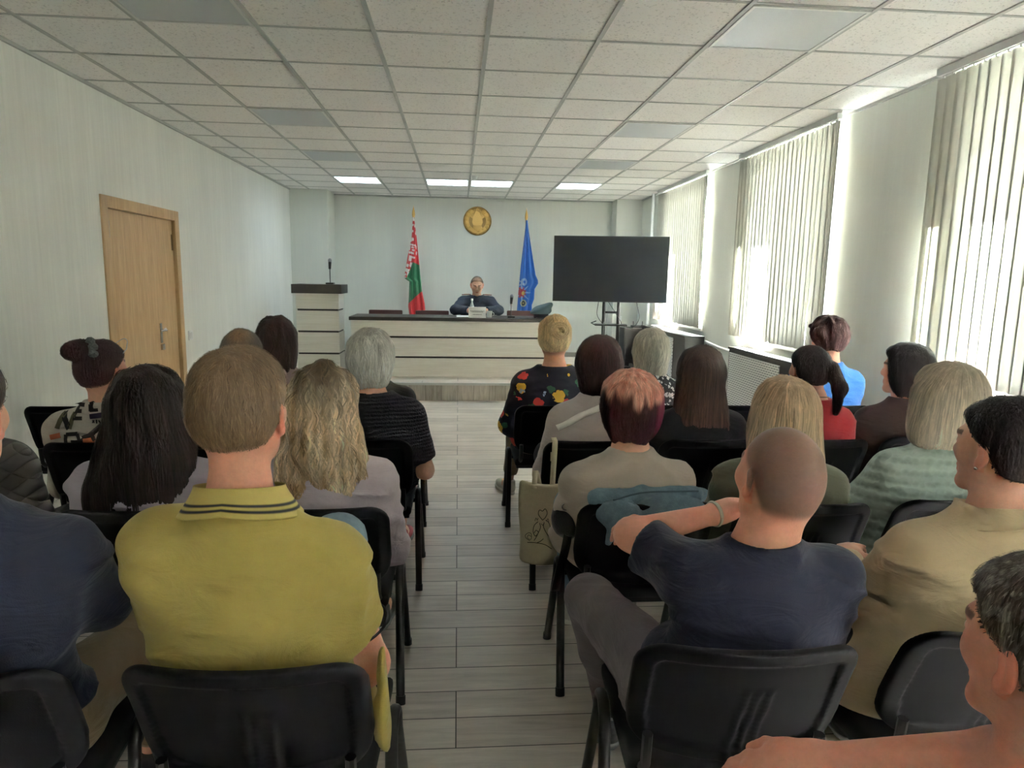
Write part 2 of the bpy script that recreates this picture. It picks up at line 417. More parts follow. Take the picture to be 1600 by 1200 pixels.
def shoe(parent, A, toe, m, msole, s=1, name='shoe', h=.012):
    t = np.array(toe, float); t[2] = 0; t /= np.linalg.norm(t); R = np.stack([A3(t[1], -t[0], 0), t, A3(0, 0, 1)], 1); b = A3(A[0], A[1], A[2]-.09)
    P = lambda v: b+R @ (np.array(v)*s)
    for nm, mm in ((name, m), ('sole', msole)):
        lo = np.minimum(P((0, -.1, 0)), P((0, .24, 0)))-.07; hi = np.maximum(P((0, -.1, 0)), P((0, .24, 0)))+.07
        F = Field(axis(lo[0], hi[0], .009), axis(lo[1], hi[1], .009), axis(b[2]-.02, b[2]+.13, .008))
        if nm == name:
            F.ell(P((0, .0, .045)), A3(.038, .055, .055)*s, R, 0).ell(P((0, .12, .038)), A3(.044, .095, .036)*s, R, .04).cap(P((0, -.005, .05)), P((0, -.008, .1)), .038*s, .042*s, .03)
            x, y, z = F.pts(); F.D = smax(F.D, b[2]+h-z, .004); F.D = smax(F.D, z-b[2]-.105*s, .006)
        else:
            F.ell(P((0, .0, .02)), A3(.042, .062, .05)*s, R, 0).ell(P((0, .12, .02)), A3(.049, .102, .05)*s, R, .04)
            x, y, z = F.pts(); F.D = smax(F.D, z-b[2]-h-.012, .003); F.D = smax(F.D, b[2]+.001-z, .003)
        V, Q = F.mesh()
        if nm == name: o = link(nm, npmesh(nm, V, Q), mm, parent, smooth=True)
        else: link(nm, npmesh(nm, V, Q), mm, o, smooth=True)
    return o
def folds(F, amp, sc=(6, 6, 26), seed=1):
    if amp <= 0: return
    x, y, z = F.pts(); n = vnoise(x*sc[0]+seed, y*sc[1]+z*4, z*sc[2]+x*3, seed)
    wx = x+.03*vnoise(x*7, y*7, z*7, seed+7); wz = z+.05*vnoise(x*5+3, y*5, z*5, seed+8)+.25*np.abs(x)
    r = 1-np.abs(vnoise(wx*sc[0]*1.1, y*sc[1], wz*sc[2]*.8, seed+3))*2.4
    F.D += (amp*.5*(1-np.abs(n)*2)-amp*np.maximum(r, 0)**2*1.1+amp*.4+amp*.5*vnoise(x*sc[0]*2, y*sc[1]*2, z*sc[2]*.5+y*9, seed+1)).astype(np.float32)
def ribbons(F, n, L, seg, w, colfn, crown, wav=0, wfreq=40, lift=(-.002, .004), sel=None, V=None, gravity=1., radial=.5, rand=.18, jit=.25, ztip=None, back=0, seed=3, clump=0, lenfn=None):
    R = np.random.default_rng(seed)
    if sel is not None: V = V[sel(V)]
    if len(V) == 0: return None
    P = V[R.integers(0, len(V), n)].copy(); Ls = L*R.uniform(.6, 1.15, n)*(lenfn(P) if lenfn else 1); st = Ls/seg; off = R.uniform(*lift, n); ph = R.uniform(0, 6.28, n)
    if clump: ph = np.arctan2(P[:, 1]-crown[1], P[:, 0]-crown[0])*clump+R.normal(0, .5, n)
    rj = R.normal(0, jit, (n, 3)); pts = [P]; nr = []
    for k in range(seg):
        g = F.grad(P); d = A3(0, 0, -gravity)+A3(0, -back, 0); rad = P-crown; rad = rad/(np.linalg.norm(rad, axis=1, keepdims=True)+1e-6)
        v = d+radial*rad*np.exp(-k/seg)+rj; v = v-g*(v*g).sum(1, keepdims=True); v /= np.linalg.norm(v, axis=1, keepdims=True)+1e-6
        if wav: v = v+np.cross(v, g)*(wav*np.sin(ph+k*st*wfreq))[:, None]+g*(wav*.5*np.cos(ph+k*st*wfreq*1.1))[:, None]
        P = P+v*st[:, None]; dd = F.sample(P)-off; P = P-np.clip(dd, -.02, .02)[:, None]*F.grad(P)*(.9 if not wav else .5); nr.append(g); pts.append(P)
    nr.append(nr[-1]); pts = np.stack(pts, 1); nr = np.stack(nr, 1); T = np.gradient(pts, axis=1)
    sd = np.cross(T, nr); sd /= np.linalg.norm(sd, axis=2, keepdims=True)+1e-9
    t = np.linspace(0, 1, seg+1); wt = w*(np.minimum(1, t*6+.3)*np.sqrt(1-t**3*.96))*.5
    wt = wt[None, :, None]*R.uniform(.6, 1.3, n)[:, None, None]
    A, B = pts-sd*wt, pts+sd*wt; VV = np.stack([A, B], 2).reshape(-1, 3)
    i = (np.arange(n)[:, None]*(seg+1)+np.arange(seg)[None])*2; i = i.ravel(); Q = np.stack([i, i+1, i+3, i+2], 1)
    C = colfn(VV)*np.repeat(1+R.normal(0, rand, n).clip(-.5, .6), (seg+1)*2)[:, None]
    return VV, Q, np.clip(C, 0, 1)
def merge(parts):
    Vs, Qs, Cs, o = [], [], [], 0
    for p in parts:
        if p is None: continue
        Vs.append(p[0]); Qs.append(p[1]+o); Cs.append(p[2]); o += len(p[0])
    return np.concatenate(Vs), np.concatenate(Qs), np.concatenate(Cs)
def hair(parent, fig, kind='m', t=(.022, .014, .006), col='4a3a2c', tip=None, prof=None, extra=(), res=.007, n=900, L=.03, w=.002, wav=0, wfreq=40, colfn=None, gravity=1., radial=.5, face=True, crown=(0, -.06, .09), seg=8, jit=.25, lift=0, name='hair', lumps=.004, bottom=None, rand=.18, back=0, fly=(-.002, .004), clump=0, face_c=None, seed=3, lsc=(38, 38, 9), fade=.03, fskin='cf9f84', soft=.022):
    H = fig.head; c0 = np.array(lin(col)); c1 = np.array(lin(tip)) if tip else c0
    lo, hi = H.c-.155, H.c+.155
    if prof:
        pz = [p[0] for p in prof]; lo = np.minimum(lo, A3(H.c[0]+min(p[1]-p[3] for p in prof)-.03, H.c[1]+min(p[2]-p[4] for p in prof)-.03, H.c[2]+min(pz)-.03)); hi = np.maximum(hi, A3(H.c[0]+max(p[1]+p[3] for p in prof)+.03, H.c[1]+max(p[2]+p[4] for p in prof)+.03, 0))
    for x in extra: lo = np.minimum(lo, H.c+np.array(x[1])-max(np.atleast_1d(x[-1]))-.03) if x[0] != 'cap' else np.minimum(lo, np.minimum(H.c+np.array(x[1]), H.c+np.array(x[2]))-.08); hi = np.maximum(hi, H.c+np.array(x[1])+.1)
    F = Field(axis(lo[0], hi[0], res), axis(lo[1], hi[1], res), axis(lo[2], hi[2], res)); x, y, z = F.pts(); a, b, c = H.q(x, y, z)
    sk = H.skull(x, y, z); Ln = H.line(a, b, c, kind, lift); m = sst(Ln/soft+.15)
    tt = t[2]+(t[1]-t[2])*sst((c+.08)/.09)+(t[0]-t[1])*sst((c-.02)/.08)
    F.D = (sk-(tt*m-.012*(1-m))*H.s).astype(np.float32)
    if prof:
        P = [(H.c[2]+p[0], H.c[0]+p[1], H.c[1]+p[2], p[3], p[4]) for p in prof]; F.D = smin(F.D, loft_d(x, y, z, P), .03).astype(np.float32)
        if face: F.D = smax(F.D, -(ell_d(a, b-(.125 if face_c is None else face_c), c+.045, (.066, .085, .12), np.eye(3))*H.s), .02)
    base = F.D.copy()
    for e in extra:
        if e[0] == 'ell': F.ell(H.c+np.array(e[1]), e[2], rot(*(e[3] if len(e) > 3 and isinstance(e[3], tuple) else (0, 0, 0))), .012)
        elif e[0] == 'cap': F.cap(H.c+np.array(e[1]), H.c+np.array(e[2]), e[3], e[4], .02)
    if lumps: F.D = F.D+(lumps*vnoise(x*lsc[0], y*lsc[1], z*lsc[2]+x*8, 5+seed)).astype(np.float32)
    V, Q = F.mesh(); cr = H.p(crown); zt = V[:, 2].max(); zb = V[:, 2].min()
    if colfn is None: cf = lambda P: c0+(c1-c0)*sst((zt-P[:, 2])/max(zt-zb, .05))[:, None]
    else: cf = lambda P: colfn(P, H)
    cv = np.clip(cf(V)*.9, 0, 1)
    if not prof and fade:
        qa, qb, qc = H.q(V[:, 0], V[:, 1], V[:, 2]); kf = np.maximum(sst(H.line(qa, qb, qc, kind, lift)/fade), sst((H.skull(V[:, 0], V[:, 1], V[:, 2])-.022)/.01))[:, None]; cv = cv*kf+np.array(lin(fskin))*(1-kf)
    parts = [(V, Q, cv)]
    if n: parts.append(ribbons(F, n, L, seg, w, cf, cr, wav, wfreq, fly, None, V, gravity, radial, rand, jit, None, back, seed, clump, (lambda P: np.clip(H.line(*H.q(P[:, 0], P[:, 1], P[:, 2]), kind, lift)/.05, .08, 1)) if kind in ('m', 'up') and not prof and not extra else None))
    V, Q, C = merge(parts)
    return link(name, npmesh(name, V, Q, C), HAIR, parent, smooth=True)
def sit(F, on):
    """cloth and flesh give way to the chair's backrest and seat"""
    if not on: return
    x, y, z = F.pts(); yb = -.178-.30*(z-.48)+.9*x*x-.3*(z-.5)**2
    c = yb+.021-y-sst((z-.80)/.035)*.5-sst((.48-z)/.03)*.5-sst((np.abs(x)-.235)/.02)*.5
    F.D = smax(F.D, c, .015); b = np.maximum(np.maximum(np.maximum(z-.457, .36-z), np.maximum(y-.258, -.172-y)), np.abs(x)-.228)
    F.D = np.maximum(F.D, -b-0*F.D).astype(np.float32)
def person(label, loc, fig, rz=0, skin='d7a28c', hairc='4a3a2c', buzz=None, top=None, bottom=None, shoes=None, res=(.02, .0065), fine=(), hands=(1, 1), curl=.5, nrm=None, eyes_closed=False, legskin=True, hlift=0, neck=1, hsc=1, chair=True):
    """top: dict(name, mat, L sleeve, o, neck radius, neck drop, fold, hem, res); bottom: dict(name, mat, to)"""
    f = fig; H = f.head; hr = .15*f.hs; pts = [f.h+hr, f.h-hr]+f.S+f.E+f.W+f.K+f.A+[f.W[i]+f.hd[i]*.2 for i in (0, 1)]
    lo = np.min(pts, 0)-.12; hi = np.max(pts, 0)+.12; lo[2] = .02; hi[2] = f.h[2]+.15
    hf = [[(f.h[i]-.125*f.hs, f.h[i]+.125*f.hs, res[1])]+([fine[i]] if fine else []) for i in range(3)]
    F = Field(*[axis(lo[i], hi[i], res[0], hf[i]) for i in range(3)])
    f.torso(F, -.012); f.arms(F, -.002); f.legs(F, -.006)
    F.cap(f.N+A3(0, .018, -.03), H.p((0, -.02, -.05)), .062*neck, .056*neck*f.hs, .04)
    G = Field(*F.ax); H.build(G); F.D = smin(F.D, G.D, .025)
    for i in (0, 1):
        if hands[i]: hand(F, f.W[i], f.hd[i], nrm[i] if nrm and nrm[i] is not None else (0, .25, 1), (1 if i == 0 else -1), curl, hsc)
        F.ell(f.A[i]+A3(0, 0, -.03)+f.toe[i]/np.linalg.norm(f.toe[i])*.07, A3(.035, .1 if abs(f.toe[i][1]) > .5 else .05, .03), None, .03)
    sit(F, chair)
    V, Q = F.mesh(); C = H.tint(V, np.array(lin(skin)), np.array(lin(hairc)), buzz, eyes_closed, hlift)
    root = link('person', npmesh('person', V, Q, C), SKIN, None, (loc[0], loc[1], loc[2] if len(loc) > 2 else 0), rz, smooth=True)
    tag(root, label, 'person'); root['kind'] = 'thing'
    if top:
        o = top.get('o', .014); hem = top.get('hem', .48); r = top.get('res', .011); L = top.get('L', 1.9)
        pts = f.S+(f.E if L > 0 else [])+(f.W if L > 1 else [])+[f.N]; P = f.prof(o)
        lo = np.minimum(np.min(pts, 0)-.12, A3(min(p[1]-p[3] for p in P)-.03, min(p[2]-p[4] for p in P)-.03, hem-.03)); hi = np.maximum(np.max(pts, 0)+.12, A3(max(p[1]+p[3] for p in P)+.03, max(p[2]+p[4] for p in P)+.03, 0)); lo[2] = hem-.04
        F = Field(*[axis(lo[i], hi[i], r) for i in range(3)]); f.torso(F, o); f.sleeves(F, o, L)
        x, y, z = F.pts()
        for q in top.get('prims', ()): F.cap(*q[:4], k=q[4]) if len(q) == 5 else F.ell(q[0], q[1], None, q[2])
        folds(F, top.get('fold', .003), top.get('fsc', (5, 5, 24)), top.get('seed', 1))
        nr = top.get('neck', .078); nd = top.get('drop', .0)
        c = f.N+A3(0, .02, .035-nd); F.D = smax(F.D, -(ell_d(x-c[0], y-c[1], z-c[2], (nr, nr, top.get('nz', .055)), np.eye(3))), .008)
        F.D = smax(F.D, z-(f.N[2]+.02-nd), .01)
        F.D = smax(F.D, hem-z, .01)
        sit(F, chair)
        V, Q = F.mesh(); cf = top.get('colfn')
        sh = link(top['name'], npmesh(top['name'], V, Q, cf(V, f) if cf else None), top['mat'], root, smooth=True); f.topF = F; f.topO = sh
    if bottom:
        o = bottom.get('o', .012); to = bottom.get('to', .95)
        pts = f.Hp+f.K+f.A; lo = np.min(pts, 0)-.13; hi = np.max(pts, 0)+.13; lo[1] -= .16; lo[0] = min(lo[0], -.28); hi[0] = max(hi[0], .28); lo[2] = max(.03, lo[2]); hi[2] = max(.66, max(k[2] for k in f.K)+.12)
        r = bottom.get('res', .016); F = Field(*[axis(lo[i], hi[i], r) for i in range(3)])
        P = [p for p in f.prof(o-.006)]; F.add(lambda x, y, z: loft_d(x, y, z, P), A3(-.3, -.3, .4), A3(.3, .3, .7), 0)
        x, y, z = F.pts(); F.D = smax(F.D, z-.58, .01); f.legs(F, o, to)
        if bottom.get('skirt'):
            k0, k1 = f.K; F.ell((k0+k1)/2*.6+(f.Hp[0]+f.Hp[1])*.2, A3(.2, .26, .1), None, .08); kz = bottom['skirt']
            F.ell((k0+k1)/2+A3(0, -.06, -.12), A3(.2, .12, .2), None, .1); F.D = smax(F.D, kz-z, .01)
        folds(F, bottom.get('fold', .003), (9, 9, 14), 4)
        sit(F, chair)
        V, Q = F.mesh(); link(bottom['name'], npmesh(bottom['name'], V, Q), bottom['mat'], root, smooth=True)
    if shoes:
        for i in (0, 1):
            A = f.A[i]
            shoe(root, A, f.toe[i], shoes[0], shoes[1], name=shoes[2] if len(shoes) > 2 else 'shoe')
    return root
# ---------------------------------------------------------------- the room
XL, XR, YB, YF, ZC, PZ, PY = -2.55, 2.95, 11.33, -4.9, 2.807, .22, 8.36
def wallmat(name, col, strk=.06):
    m, n, b = newmat(name); tc = n('ShaderNodeTexCoord')
    mp = n('ShaderNodeMapping', i={'Vector': tc.outputs['Object'], 'Scale': (1, 1, .05)})
    a = n('ShaderNodeTexNoise', i={'Vector': mp.outputs[0], 'Scale': 34.0, 'Detail': 8, 'Roughness': .7})
    mp2 = n('ShaderNodeMapping', i={'Vector': tc.outputs['Object'], 'Scale': (1, 1, .12)})
    a2 = n('ShaderNodeTexNoise', i={'Vector': mp2.outputs[0], 'Scale': 2.2, 'Detail': 4, 'Roughness': .6})
    f = n('ShaderNodeMapRange', i={'Value': a.outputs[0], 'From Min': .25, 'From Max': .75, 'To Min': 1-strk, 'To Max': 1+strk})
    f2 = n('ShaderNodeMapRange', i={'Value': a2.outputs[0], 'From Min': .3, 'From Max': .7, 'To Min': .96, 'To Max': 1.04})
    pr = n('ShaderNodeMath', operation='MULTIPLY', i={0: f.outputs[0], 1: f2.outputs[0]})
    mx = n('ShaderNodeMix', data_type='RGBA', blend_type='MULTIPLY', i={0: 1.0, 6: c4(lin(col)), 7: pr.outputs[0]})
    n.l.new(mx.outputs[2], b.inputs['Base Color']); b.inputs['Roughness'].default_value = .75; b.inputs['Specular IOR Level'].default_value = .25
    nb = n('ShaderNodeTexNoise', i={'Vector': tc.outputs['Object'], 'Scale': 120.0, 'Detail': 3})
    ad = n('ShaderNodeMath', operation='ADD', i={0: nb.outputs[0], 1: a.outputs[0]})
    bp = n('ShaderNodeBump', i={'Height': ad.outputs[0], 'Strength': .25, 'Distance': .004}); n.l.new(bp.outputs[0], b.inputs['Normal'])
    return m
def plankmat(name, w, h, rotz=0, plane='xy', c1='b3aba0', c2='8d857b', rough=.38, contrast=1.):
    m, n, b = newmat(name); tc = n('ShaderNodeTexCoord')
    mp = n('ShaderNodeMapping', i={'Vector': tc.outputs['Object'], 'Rotation': ((0, 0, rotz) if plane == 'xy' else (PI/2, 0, 0))})
    if plane != 'xy':
        sp = n('ShaderNodeSeparateXYZ', i={0: tc.outputs['Object']}); cb = n('ShaderNodeCombineXYZ', i={0: sp.outputs[2], 1: sp.outputs[0]}); vec = cb.outputs[0]
    else: vec = mp.outputs[0]
    br = n('ShaderNodeTexBrick', offset=.37, offset_frequency=3, i={'Vector': vec, 'Scale': 1.0, 'Mortar Size': .0022, 'Mortar Smooth': .2, 'Bias': 0.0, 'Brick Width': w, 'Row Height': h, 'Color1': (.0, .0, .0, 1), 'Color2': (1, 1, 1, 1), 'Mortar': (.5, .5, .5, 1)})
    st = n('ShaderNodeMapping', i={'Vector': vec, 'Scale': (2.2, 26, 1)})
    off = n('ShaderNodeVectorMath', operation='MULTIPLY_ADD', i={0: br.outputs['Color'], 1: (9, 5, 3), 2: st.outputs[0]})
    g = n('ShaderNodeTexNoise', i={'Vector': off.outputs[0], 'Scale': 1.3, 'Detail': 9, 'Roughness': .68, 'Distortion': .6})
    g2 = n('ShaderNodeTexNoise', i={'Vector': vec, 'Scale': 2.6, 'Detail': 5})
    a = n('ShaderNodeMapRange', i={'Value': g.outputs[0], 'From Min': .3, 'From Max': .72, 'To Min': 0, 'To Max': .62*contrast})
    c = n('ShaderNodeMapRange', i={'Value': br.outputs['Color'], 'To Min': -.14*contrast, 'To Max': .2*contrast})
    d = n('ShaderNodeMapRange', i={'Value': g2.outputs[0], 'From Min': .3, 'From Max': .7, 'To Min': -.12, 'To Max': .22})
    s1 = n('ShaderNodeMath', operation='ADD', i={0: a.outputs[0], 1: c.outputs[0]}); s2 = n('ShaderNodeMath', operation='ADD', use_clamp=True, i={0: s1.outputs[0], 1: d.outputs[0]})
    mx = n('ShaderNodeMix', data_type='RGBA', i={0: s2.outputs[0], 6: c4(lin(c1)), 7: c4(lin(c2))})
    mo = n('ShaderNodeMix', data_type='RGBA', i={0: br.outputs['Fac'], 6: mx.outputs[2], 7: c4(lin('4a443e'))})
    n.l.new(mo.outputs[2], b.inputs['Base Color']); b.inputs['Roughness'].default_value = rough
    ad = n('ShaderNodeMath', operation='MULTIPLY_ADD', i={0: br.outputs['Fac'], 1: -1.5, 2: g.outputs[0]})
    bp = n('ShaderNodeBump', i={'Height': ad.outputs[0], 'Strength': .25, 'Distance': .003}); n.l.new(bp.outputs[0], b.inputs['Normal'])
    return m
def woodmat(name, c1, c2, rough=.45, sc=(2, 22, 22), scale=1.6):
    m, n, b = newmat(name); tc = n('ShaderNodeTexCoord'); mp = n('ShaderNodeMapping', i={'Vector': tc.outputs['Object'], 'Scale': sc})
    g = n('ShaderNodeTexNoise', i={'Vector': mp.outputs[0], 'Scale': scale, 'Detail': 8, 'Roughness': .65, 'Distortion': 1.2})
    f = n('ShaderNodeMapRange', i={'Value': g.outputs[0], 'From Min': .32, 'From Max': .68})
    mx = n('ShaderNodeMix', data_type='RGBA', i={0: f.outputs[0], 6: c4(lin(c1)), 7: c4(lin(c2))}); n.l.new(mx.outputs[2], b.inputs['Base Color'])
    b.inputs['Roughness'].default_value = rough
    return m
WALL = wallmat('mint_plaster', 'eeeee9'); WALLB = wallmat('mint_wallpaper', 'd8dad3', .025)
FLOOR = plankmat('grey_plank_tile', 1.2, .155, c1='f3e9e0', c2='b3a69b'); RISER = plankmat('riser_planks', 3., .2, plane='xz', c1='c6beb3', c2='7d746a', contrast=1.2)
def ceilmat():
    m, n, b = newmat('ceiling_tile'); tc = n('ShaderNodeTexCoord')
    a = n('ShaderNodeTexNoise', i={'Vector': tc.outputs['Object'], 'Scale': 75.0, 'Detail': 3, 'Roughness': .6})
    f = n('ShaderNodeMapRange', i={'Value': a.outputs[0], 'From Min': .34, 'From Max': .42, 'To Min': .72, 'To Max': 1})
    mx = n('ShaderNodeMix', data_type='RGBA', blend_type='MULTIPLY', i={0: 1.0, 6: c4(lin('f6f4f2')), 7: f.outputs[0]}); n.l.new(mx.outputs[2], b.inputs['Base Color'])
    b.inputs['Roughness'].default_value = .9; b.inputs['Specular IOR Level'].default_value = .1
    return m
CEIL = ceilmat(); WHITE = mat('white_metal', 'dedfdd', .45); PVC = mat('white_pvc', 'eceeee', .3); DARKW = woodmat('dark_wood', '3a3330', '2b2624', .5, (2, 18, 18)); LIGHTW = woodmat('pale_wood', 'eeeae2', 'dcd6ca', .45, (1.2, 20, 45), 1.3)
OAK = woodmat('oak_veneer', 'c9a67c', 'ad8a62', .5, (16, 16, 1.2), 1.8); BLACK = mat('black_plastic', '17171a', .42, bump=.08, bscale=500); BLACKM = mat('black_metal', '141416', .35, spec=.5); CHROME = mat('chrome', 'c8c8c8', .2, 1.0); GOLD = mat('gold_paint', 'd6ae66', .4, .35)
def st(o): o['kind'] = 'structure'; return o
st(MB().box((XL-.2, YF-.2, -.12), (XR+.3, YB+.2, 0)).build('floor', FLOOR))
st(MB().box((XL, PY, 0), (2.62, YB, PZ)).build('floor_podium', FLOOR))
st(MB().box((XL, PY-.012, .001), (2.62, PY, PZ-.022)).build('trim_1', RISER))
st(MB().box((XL, PY-.022, PZ-.024), (2.62, PY+.03, PZ+.004), .004).build('trim_2', mat('alu', 'c9cac8', .35, .6)))
st(MB().box((XL-.2, YF-.2, ZC), (XR+.3, YB+.2, ZC+.1)).build('ceiling', CEIL))
g = MB()
for i in range(-5, 6):
    x = .148+.6*i
    if XL < x < XR: g.box((x-.012, YF, ZC-.007), (x+.012, YB, ZC+.002))
for j in range(-15, 14):
    y = 3.86+.6*j
    if YF < y < YB: g.box((XL, y-.009, ZC-.004), (XR, y+.009, ZC+.002))
g.box((XL, YF, ZC-.02), (XL+.02, YB, ZC)).box((XR-.02, YF, ZC-.02), (XR, YB, ZC)).box((XL, YB-.02, ZC-.02), (XR, YB, ZC))
st(g.build('trim_3', mat('grid_metal', 'b9bab8', .5)))
# left wall with door opening
DY0, DY1, DZ = 5.17, 6.52, 2.07
w = MB().box((XL-.2, YF, 0), (XL, DY0+.04, ZC)).box((XL-.2, DY1-.04, 0), (XL, YB, ZC)).box((XL-.2, DY0+.04, DZ-.04), (XL, DY1-.04, ZC))
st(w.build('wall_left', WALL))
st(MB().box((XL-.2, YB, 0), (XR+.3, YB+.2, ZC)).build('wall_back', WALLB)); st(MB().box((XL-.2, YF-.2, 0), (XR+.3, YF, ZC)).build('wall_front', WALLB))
WIN = [(-4.2, -2.72), (-1.85, -.36), (2.45, 3.82), (5.25, 6.70), (8.0, 9.5)]; WZ0, WZ1 = .97, 2.735
w = MB(); ys = [YF]+[v for a in WIN for v in a]+[YB]
for k in range(0, len(ys), 2): w.box((XR, ys[k], 0), (XR+.3, ys[k+1], ZC))
for a, b in WIN: w.box((XR, a, 0), (XR+.3, b, WZ0-.03)).box((XR, a, WZ1), (XR+.3, b, ZC))
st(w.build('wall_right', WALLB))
st(MB().box((XL, 10.75, PZ), (-1.985, YB, ZC)).build('wall_pilaster_left', WALLB)); st(MB().box((2.53, 10.97, PZ), (XR, YB, ZC)).build('wall_pilaster_right', WALLB))
BB = mat('grey_baseboard', '8f8a82', .5)
st(MB().box((-1.985, YB-.015, PZ), (2.53, YB, PZ+.08), .003).build('baseboard_back', BB)); st(MB().box((XL, 10.735, PZ), (-1.97, 10.75, PZ+.08), .003).build('baseboard_pilaster', BB))
st(MB().box((XL, YF, 0), (XL+.015, DY0, .08), .003).box((XL, DY1, 0), (XL+.015, PY-.02, .08), .003).build('baseboard_left', BB)); st(MB().box((XR-.015, YF, 0), (XR, 5.2, .08), .003).build('baseboard_right', BB))
# door
d = st(MB().box((XL-.12, DY0+.09, .005), (XL-.075+.06, DY1-.09, DZ-.09), .003).build('door_1', OAK))
fr = MB().box((XL-.15, DY0, 0), (XL+.014, DY0+.085, DZ), .004).box((XL-.15, DY1-.085, 0), (XL+.014, DY1, DZ), .004).box((XL-.15, DY0+.085, DZ-.085), (XL+.014, DY1-.085, DZ), .004)
fr.build('door_frame', OAK, d)
for z in (.28, 1.83):
    MB().tube([(XL+.006, DY0+.088, z-.06), (XL+.006, DY0+.088, z+.06)], .008, 8).build('hinge', CHROME, d)
h = MB().box((XL-.014, 6.05, .92), (XL-.008, 6.09, 1.09), .002).tube([(XL-.01, 6.07, 1.03), (XL+.04, 6.07, 1.03)], .01, 10).tube([(XL+.035, 6.07, 1.03), (XL+.036, 6.02, 1.032), (XL+.036, 5.95, 1.03)], [.01, .009, .007], 10).box((XL-.014, 6.045, .86), (XL+.006, 6.095, .91), .004)
h.tube([(XL-.01, 6.07, 1.03), (XL+.0, 6.14, 1.04)], .006, 8)
h.build('door_handle', CHROME, d)
MB().box((XL-.014, DY1-.13, 1.72), (XL-.01, DY1-.1, 1.86)).build('latch_plate', CHROME, d)
s = MB().box((XL, 6.62, .89), (XL+.012, 6.71, .98), .003).build('light_switch', PVC); tag(s, 'white wall switch beside the oak door', 'light switch')
MB().box((XL+.012, 6.635, .905), (XL+.018, 6.66, .965), .002).build('rocker', PVC, s); MB().box((XL+.012, 6.67, .905), (XL+.018, 6.695, .965), .002).build('rocker', PVC, s)
# windows
def glassmat():
    m = bpy.data.materials.new('glass'); m.use_nodes = True; n = NT(m); n.n.clear(); o = n('ShaderNodeOutputMaterial')
    lw = n('ShaderNodeLayerWeight', i={'Blend': .5}); pw = n('ShaderNodeMath', operation='POWER', i={0: lw.outputs['Facing'], 1: 5.0}); fz = n('ShaderNodeMath', operation='MULTIPLY_ADD', i={0: pw.outputs[0], 1: .55, 2: .03}); mx = n('ShaderNodeMixShader', i={0: fz.outputs[0], 1: n('ShaderNodeBsdfTransparent', i={0: (.93, .96, .95, 1)}).outputs[0], 2: n('ShaderNodeBsdfGlossy', i={'Roughness': .02}).outputs[0]})
    n.l.new(mx.outputs[0], o.inputs[0]); return m
GLASS = glassmat()
def blindmat():
    m, n, b = newmat('blind_fabric'); o = m.node_tree.nodes['Material Output']; tc = n('ShaderNodeTexCoord')
    nz = n('ShaderNodeTexNoise', i={'Vector': n('ShaderNodeMapping', i={'Vector': tc.outputs['Object'], 'Scale': (1, 1, .2)}).outputs[0], 'Scale': 90.0})
    c = n('ShaderNodeMix', data_type='RGBA', i={0: nz.outputs[0], 6: c4(lin('cfccc0')), 7: c4(lin('dedad0'))})
    n.l.new(c.outputs[2], b.inputs['Base Color']); b.inputs['Roughness'].default_value = .8
    t = n('ShaderNodeBsdfTranslucent', i={0: (.60, .598, .572, 1)}); mx = n('ShaderNodeMixShader', i={0: .30, 1: b.outputs[0], 2: t.outputs[0]}); n.l.new(mx.outputs[0], o.inputs[0]); return m
BLIND = blindmat()
BL = [(-4.3, -2.48), (-1.95, -.12), (2.30, 4.06), (5.13, 6.95), (7.87, 9.80)]
bl_lab = ['', '', 'cream vertical blind nearest the camera at the right edge of the photo', 'cream vertical blind on the middle window between two wall piers', 'cream vertical blind on the far window behind the television']
